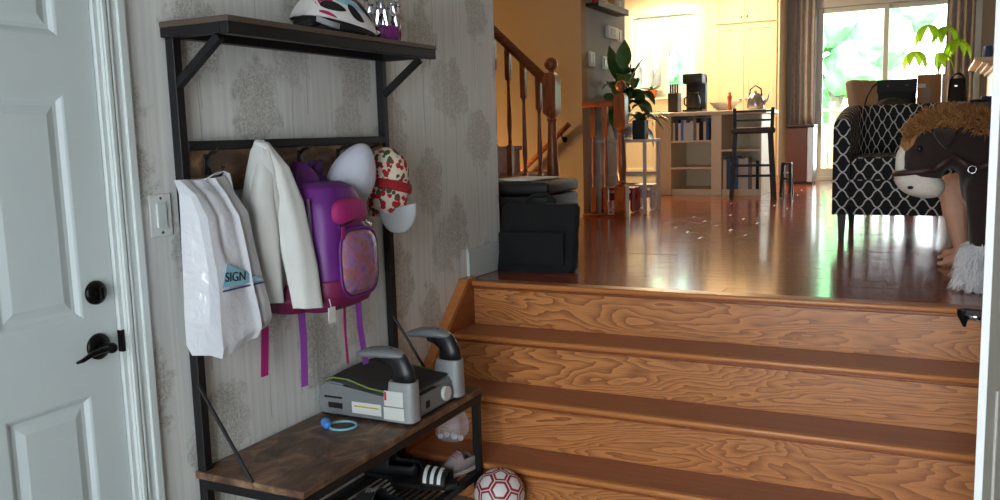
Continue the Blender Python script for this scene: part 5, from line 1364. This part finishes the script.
# --- fireplace at the right
fp = thing('fireplace', 'pale fireplace surround with mantel shelf at the right', 'fireplace', (.75, 9.5, U))
bm = B(); box(bm, .46, 1.098, 8.75, 9.05, U, 1.86, .004); box(bm, .46, 1.098, 9.95, 10.25, U, 1.86, .004); box(bm, .46, 1.098, 9.05, 9.95, 1.52, 1.86, .004); mk('surround', bm, 'cream', fp)
bm = B(); box(bm, .80, 1.09, 9.05, 9.95, U, 1.52); mk('firebox', bm, 'liner_black', fp)
bm = B(); 
for d, z0, z1 in ((.03, 1.86, 1.885), (.07, 1.885, 1.91), (.11, 1.91, 1.925), (.17, 1.925, 1.955)): box(bm, .46-d, 1.098, 8.75-d*.6, 10.25+d*.6, z0, z1, .003)
mk('mantel_shelf', bm, 'cream', fp)
bm = B(); lathe(bm, [(.04, 0), (.045, .08), (.035, .13), (.02, .135)], 16, (.41, 9.2, 1.955)); tag(mk('blue_vase', bm, 'blue_dark', None, 'auto'), 'small dark blue vase on the mantel shelf', 'vase')

# --- money tree by the patio door
mt = thing('money_tree', 'bright green money tree lit from behind near the patio door', 'plant', (.02, 9.9, U))
bm = B(); lathe(bm, [(.11, 0), (.15, .26), (.155, .28), (.14, .28), (.02, .25)], 20, (.02, 9.9, U)); mk('pot', bm, 'terracotta', mt, 'auto')
bm = B(); tube(bm, [(.02, 9.9, U+.25), (.03, 9.9, U+.7), (.0, 9.9, U+1.1)], [.022, .016, .010], 8); mk('trunk', bm, 'bark', mt, True)
random.seed(9)
for (hx, hz, n_) in ((-.20, 2.13, 6), (-.09, 2.38, 6), (.07, 2.36, 7), (.17, 2.22, 7), (.02, 2.10, 4)):
    tip = V(hx, 9.9 + random.uniform(-.1, .1), hz)
    bm = B(); tube(bm, [(.01, 9.9, U+1.05), V(.01, 9.9, U+1.05).lerp(tip, .6)+V(0, 0, .05), tip], [.006, .004, .003], 6); mk('branch', bm, 'stem', mt, True)
    for k in range(n_):
        a = 2*PI*k/n_ + .3*random.random(); bm = B(); leaf_blade(bm, tip, V(math.cos(a), math.sin(a)*.7, .02), random.uniform(.20, .27), .085, 2.6, nseg=7); mk('leaf', bm, 'leaf_bright', mt, True)

# --- tall pantry cabinet
def cab_door(x0, x1, y, z0, z1, par, knob, mat_='cream'):
    """shaker door facing the camera"""
    bm = B(); box(bm, x0+.05, x1-.05, y-.012, y-.004, z0+.055, z1-.055)
    for q in ((x0, x0+.055, z0, z1), (x1-.055, x1, z0, z1), (x0+.055, x1-.055, z0, z0+.06), (x0+.055, x1-.055, z1-.06, z1)): box(bm, q[0], q[1], y-.022, y, q[2], q[3], .002, 1)
    d = mk('cabinet_door', bm, mat_, par)
    bm = B(); tube(bm, [(knob[0], y-.022, knob[1]), (knob[0], y-.038, knob[1])], .006, 8); ball(bm, (knob[0], y-.042, knob[1]), .014, (1, .7, 1)); mk('knob', bm, 'steel', d, True)
pa = thing('pantry_cabinet', 'tall cream pantry cabinet with four panel doors', 'cabinet', (-2.02, 10.9, U))
bm = B(); box(bm, -2.50, -1.63, 10.62, YB-.005, U+.09, 3.12, .003); box(bm, -2.50, -1.63, 10.68, YB-.005, U, U+.09); mk('carcass', bm, 'cream', pa)
cab_door(-2.385, -2.032, 10.618, 2.63, 3.08, pa, (-2.065, 2.70)); cab_door(-2.028, -1.66, 10.618, 2.63, 3.08, pa, (-1.995, 2.70))
cab_door(-2.385, -2.032, 10.618, U+.12, 2.615, pa, (-2.065, 1.75)); cab_door(-2.028, -1.66, 10.618, U+.12, 2.615, pa, (-1.995, 1.75))
bm = B(); box(bm, -2.53, -1.60, 10.59, YB-.005, 3.12, 3.20, .01); mk('cornice', bm, 'cream', pa)

# --- base cabinets under the kitchen window
kb = thing('kitchen_base_cabinet', 'cream base cabinets under the kitchen window', 'cabinet', (-3.2, 10.9, U))
bm = B(); box(bm, -4.2, -2.52, 10.64, YB-.005, U, 1.62); mk('carcass', bm, 'cream', kb)
for k in range(3): x0 = -4.15 + k*.54; cab_door(x0, x0+.53, 10.638, U+.12, 1.60, kb, (x0+.48, 1.5))
bm = B(); box(bm, -4.2, -2.51, 10.60, YB-.005, 1.62, 1.66, .006); tag(mk('worktop', bm, 'cream_counter'), 'pale worktop under the kitchen window', 'worktop')
fpot = thing('window_plant', 'small plant in a terracotta pot on the kitchen window sill', 'plant', (-3.30, 11.08, 1.832))
bm = B(); lathe(bm, [(.045, 0), (.06, .09), (.065, .10), (.055, .10), (.01, .09)], 16, (-3.30, 11.15, 1.832)); mk('pot', bm, 'terracotta', fpot, 'auto')
for k in range(12): a = k*.8; bm = B(); leaf_blade(bm, (-3.30, 11.14, 1.92), V(math.cos(a), math.sin(a)*.3-.3, .7), .20, .05, 1.2); mk('leaf', bm, 'leaf', fpot, True)

# --- kitchen island with open book shelves
isl = thing('kitchen_island', 'cream kitchen island with open book shelves', 'kitchen island', (-1.95, 8.9, U))
IY0, IY1, IX0, IX1, IT = 8.62, 9.25, -2.52, -1.48, 1.585
bm = B(); box(bm, IX0, IX0+.16, IY0, IY1, U, IT-.04, .003); box(bm, IX1-.02, IX1, IY0, IY1, U, IT-.04, .002); box(bm, -1.96, -1.86, IY0, IY1, U, IT-.04, .002); box(bm, IX0+.16, IX1-.02, IY1-.02, IY1, U, IT-.04); box(bm, IX0+.16, IX1-.02, IY0+.02, IY1-.02, U, U+.06); mk('carcass', bm, 'cream', isl)
for z in (1.285, 1.02):
    bm = B(); box(bm, IX0+.16, -1.96, IY0+.01, IY1-.02, z, z+.02); mk('shelf', bm, 'cream', isl)
bm = B(); box(bm, -1.86, IX1-.02, IY0+.01, IY1-.02, 1.19, 1.21); mk('shelf', bm, 'cream', isl)
bm = B(); box(bm, IX0-.05, IX1+.05, IY0-.06, IY1+.04, IT-.04, IT, .008); tag(mk('island_worktop', bm, 'cream_counter'), 'pale stone worktop of the kitchen island', 'worktop')
bcols = ['paper', 'cream', 'blue_dark', 'paper', 'grey_plastic', 'cardboard_light', 'blue', 'paper', 'liner_black', 'cream']
bnames = {'paper': 'white', 'cream': 'cream', 'blue_dark': 'navy', 'grey_plastic': 'grey', 'cardboard_light': 'tan', 'blue': 'light blue', 'liner_black': 'black'}
random.seed(31)
def books(x0, x1, z, lab, hmax):
    x = x0; k = 0
    while True:
        w_ = random.uniform(.022, .042); h_ = random.uniform(.78, 1)*hmax
        if x + w_ > x1: break
        c = bcols[(k*7 + int(x0*-100)) % len(bcols)]; t = thing('cookbook', '%s cookbook, %s from the left on the %s' % (bnames[c], ['first', 'second', 'third', 'fourth', 'fifth', 'sixth', 'seventh', 'eighth', 'ninth', 'tenth', 'eleventh', 'twelfth', 'thirteenth', 'fourteenth'][k], lab), 'book', (x+w_/2, IY0+.12, z), group='cookbooks in the island shelves')
        bm = B(); box(bm, x+.003, x+w_-.003, IY0+.034, IY0+.2, z+.003, z+h_-.004); mk('pages', bm, 'paper', t)
        bm = B(); box(bm, x, x+.003, IY0+.03, IY0+.204, z, z+h_); box(bm, x+w_-.003, x+w_, IY0+.03, IY0+.204, z, z+h_); box(bm, x+.003, x+w_-.003, IY0+.03, IY0+.034, z, z+h_); mk('cover', bm, c, t)
        x += w_ + .0015; k += 1
books(IX0+.17, -1.97, 1.3055, 'upper island shelf', .215); books(-1.85, IX1-.03, U+.0605, 'lowest island shelf', .32)

# things on the island
cm = thing('coffee_maker', 'black coffee maker on the kitchen island', 'coffee maker', (-2.18, 8.85, IT))
bm = B(); box(bm, -2.28, -2.08, 8.75, 8.98, IT, IT+.03, .008); box(bm, -2.28, -2.08, 8.90, 8.98, IT+.03, IT+.36, .01); box(bm, -2.28, -2.08, 8.75, 8.98, IT+.28, IT+.38, .015); mk('housing', bm, 'black_plastic', cm, 'auto')
bm = B(); lathe(bm, [(.055, 0), (.068, .03), (.066, .10), (.045, .15), (.05, .165), (.03, .166)], 20, (-2.18, 8.82, IT+.032)); cf = mk('carafe', bm, 'black_plastic', cm, 'auto')
bm = B(); tube(bm, [(-2.24, 8.82, IT+.16), (-2.27, 8.80, IT+.14), (-2.27, 8.80, IT+.08), (-2.245, 8.82, IT+.06)], .008, 8); mk('carafe_handle', bm, 'black_plastic', cf, True)
tw = thing('knife_block', 'dark knife block beside the coffee maker', 'knife block', (-2.40, 8.9, IT))
bm = B(); box(bm, -2.45, -2.35, 8.83, 8.99, IT, IT+.20, .006); mk('block', bm, 'dark_wood', tw)
for k in range(4): bm = B(); box(bm, -2.44+.024*k, -2.424+.024*k, 8.86, 8.885, IT+.20, IT+.29, .003); mk('knife_handle', bm, 'black_plastic', tw)
bm = B(); lathe(bm, [(.022, 0), (.026, .03), (.016, .07), (.022, .12), (.024, .14), (.012, .155), (.016, .17), (.002, .185)], 16, (-1.82, 8.80, IT)); tag(mk('pepper_mill', bm, 'terracotta', None, 'auto'), 'orange wooden pepper mill in the middle of the island', 'pepper mill')
bm = B(); lathe(bm, [(.06, 0), (.12, .05), (.15, .09), (.145, .09), (.11, .05), (.02, .012)], 24, (-1.915, 9.02, IT)); tag(mk('mixing_bowl', bm, 'paper', None, 'auto'), 'white mixing bowl on the kitchen island', 'bowl')
kt = thing('kettle', 'steel kettle at the right end of the kitchen island', 'kettle', (-1.58, 8.85, IT))
bm = B(); lathe(bm, [(.075, 0), (.085, .02), (.08, .10), (.05, .15), (.03, .16), (.012, .165), (.014, .185), (.002, .19)], 24, (-1.58, 8.85, IT)); mk('body', bm, 'steel', kt, 'auto')
bm = B(); tube(bm, [(-1.51, 8.85, IT+.05), (-1.47, 8.85, IT+.10), (-1.455, 8.85, IT+.15)], [.018, .012, .009], 10); mk('spout', bm, 'steel', kt, True)
bm = B(); tube(bm, [(-1.64, 8.85, IT+.13), (-1.63, 8.85, IT+.20), (-1.58, 8.85, IT+.235), (-1.53, 8.85, IT+.20), (-1.52, 8.85, IT+.13)], .007, 8); mk('handle', bm, 'black_plastic', kt, True)
def bar_stool(lab, x, y, rz):
    t = thing('bar_stool', lab, 'stool', (x, y, U), rz, 'bar stools at the island'); M_ = L2W(t)
    bm = B(); box(bm, -.19, .19, -.18, .18, .60, .655, .02, 3, M_); mk('seat', bm, 'brown_strap', t, 'auto')
    for sx in (-1, 1):
        for sy in (-1, 1):
            bm = B(); bar(bm, (sx*.19, sy*.18, 0), (sx*.155, sy*.145, .61), .034); xf(bm, bm.verts[:], M_); mk('leg', bm, 'dark_wood', t)
        bm = B(); bar(bm, (sx*.178, -.165, .22), (sx*.178, .165, .22), .022); xf(bm, bm.verts[:], M_); mk('stretcher', bm, 'dark_wood', t)
    bm = B(); bar(bm, (-.16, -.165, .22), (.16, -.165, .22), .022); bar(bm, (-.16, .165, .3), (.16, .165, .3), .022); xf(bm, bm.verts[:], M_); mk('foot_rest', bm, 'dark_wood', t)
    bm = B()
    for sx in (-1, 1): bar(bm, (sx*.16, -.16, .63), (sx*.165, -.19, .83), .03)
    for z in (.72, .80): bar(bm, (-.165, -.172-.1*(z-.72), z), (.165, -.172-.1*(z-.72), z), .05, .018)
    xf(bm, bm.verts[:], M_); mk('backrest', bm, 'dark_wood', t)
bar_stool('dark wooden bar stool with slatted back at the island', -1.50, 8.28, math.radians(12))

# --- black folding step stool, brown cabinet
fs = thing('folding_step', 'small black folding step stool standing before the brown cabinet', 'step stool', (-1.29, 8.95, U))
for s_ in (-1, 1):
    bm = B(); bar(bm, (-1.29 + s_*.042, 8.88, U), (-1.29 + s_*.034, 8.93, U+.30), .022, .03); mk('side_rail', bm, 'black_plastic', fs)
    bm = B(); bar(bm, (-1.29 + s_*.042, 9.04, U), (-1.29 + s_*.034, 8.96, U+.28), .02, .02); mk('back_leg', bm, 'black_plastic', fs)
bm = B(); box(bm, -1.335, -1.245, 8.89, 8.99, U+.285, U+.305, .004); mk('top_step', bm, 'black_plastic', fs)
bm = B(); box(bm, -1.325, -1.255, 8.885, 8.93, U+.14, U+.16, .003); lo = mk('lower_step', bm, 'black_plastic', fs)
bm = B(); box(bm, -1.315, -1.265, 8.888, 8.893, U+.20, U+.215); mk('logo_plate', bm, 'steel', fs)
bc = thing('trash_bin', 'reddish brown bin with steel edge under the left curtain', 'bin', (-1.34, 10.4, U))
bm = B(); box(bm, -1.50, -1.27, 10.30, 10.62, U+.03, 1.40, .008); mk('body', bm, 'brown_box', bc)
bm = B(); box(bm, -1.272, -1.205, 10.295, 10.62, U+.03, 1.40, .006); mk('side_panel', bm, 'steel', bc)
bm = B(); box(bm, -1.505, -1.20, 10.29, 10.63, 1.40, 1.43, .008); mk('lid', bm, 'black_plastic', bc)
bm = B(); box(bm, -1.49, -1.215, 10.31, 10.61, U, U+.03); mk('base', bm, 'black_plastic', bc)

# ------------------------------------------------------------------ lamps
def downlight(lab, x, y, power, color, r=.11):
    t = thing('recessed_light', lab, 'ceiling light', (x, y, CEIL-.03), group='recessed ceiling lights')
    bm = B(); lathe(bm, [(r+.02, .029), (r+.02, .02), (r, .015), (r, .029)], 24, (x, y, CEIL-.03)); mk('trim_ring', bm, 'trim_white', t, 'auto')
    bm = B(); lathe(bm, [(r-.005, .022), (r-.005, .028)], 24, (x, y, CEIL-.03)); mk('lens', bm, 'lamp_warm', t)
    l = bpy.data.lights.new('lamp', 'AREA'); l.shape = 'DISK'; l.size = 2*r; l.energy = power; l.color = color
    o = bpy.data.objects.new('lamp', l); COL.objects.link(o); o.location = (x, y, CEIL-.04)
WARM = (1.0, .70, .39)
downlight('recessed light above the sink', -3.1, 10.5, 36, WARM); downlight('recessed light before the pantry', -2.1, 9.6, 42, WARM); downlight('recessed light over the island left end', -2.7, 8.6, 34, WARM)
downlight('recessed light in the stairwell hall', -3.6, 4.6, 2.5, (1.0, .86, .70))
lb = thing('stairwell_lamp', 'warm globe lamp low in the basement stairwell', 'lamp', (-4.3, 6.1, -1.59))
bm = B(); ball(bm, (-4.3, 6.1, .30), .06); mk('globe', bm, 'lamp_warm', lb, True)
bm = B(); tube(bm, [(-4.3, 6.1, .24), (-4.3, 6.1, -1.59)], .012, 8); mk('stem', bm, 'bronze', lb, True)
l = bpy.data.lights.new('lamp', 'POINT'); l.energy = 210; l.color = (1, .62, .26); l.shadow_soft_size = .07; o = bpy.data.objects.new('lamp', l); COL.objects.link(o); o.location = (-4.3, 6.1, .43)
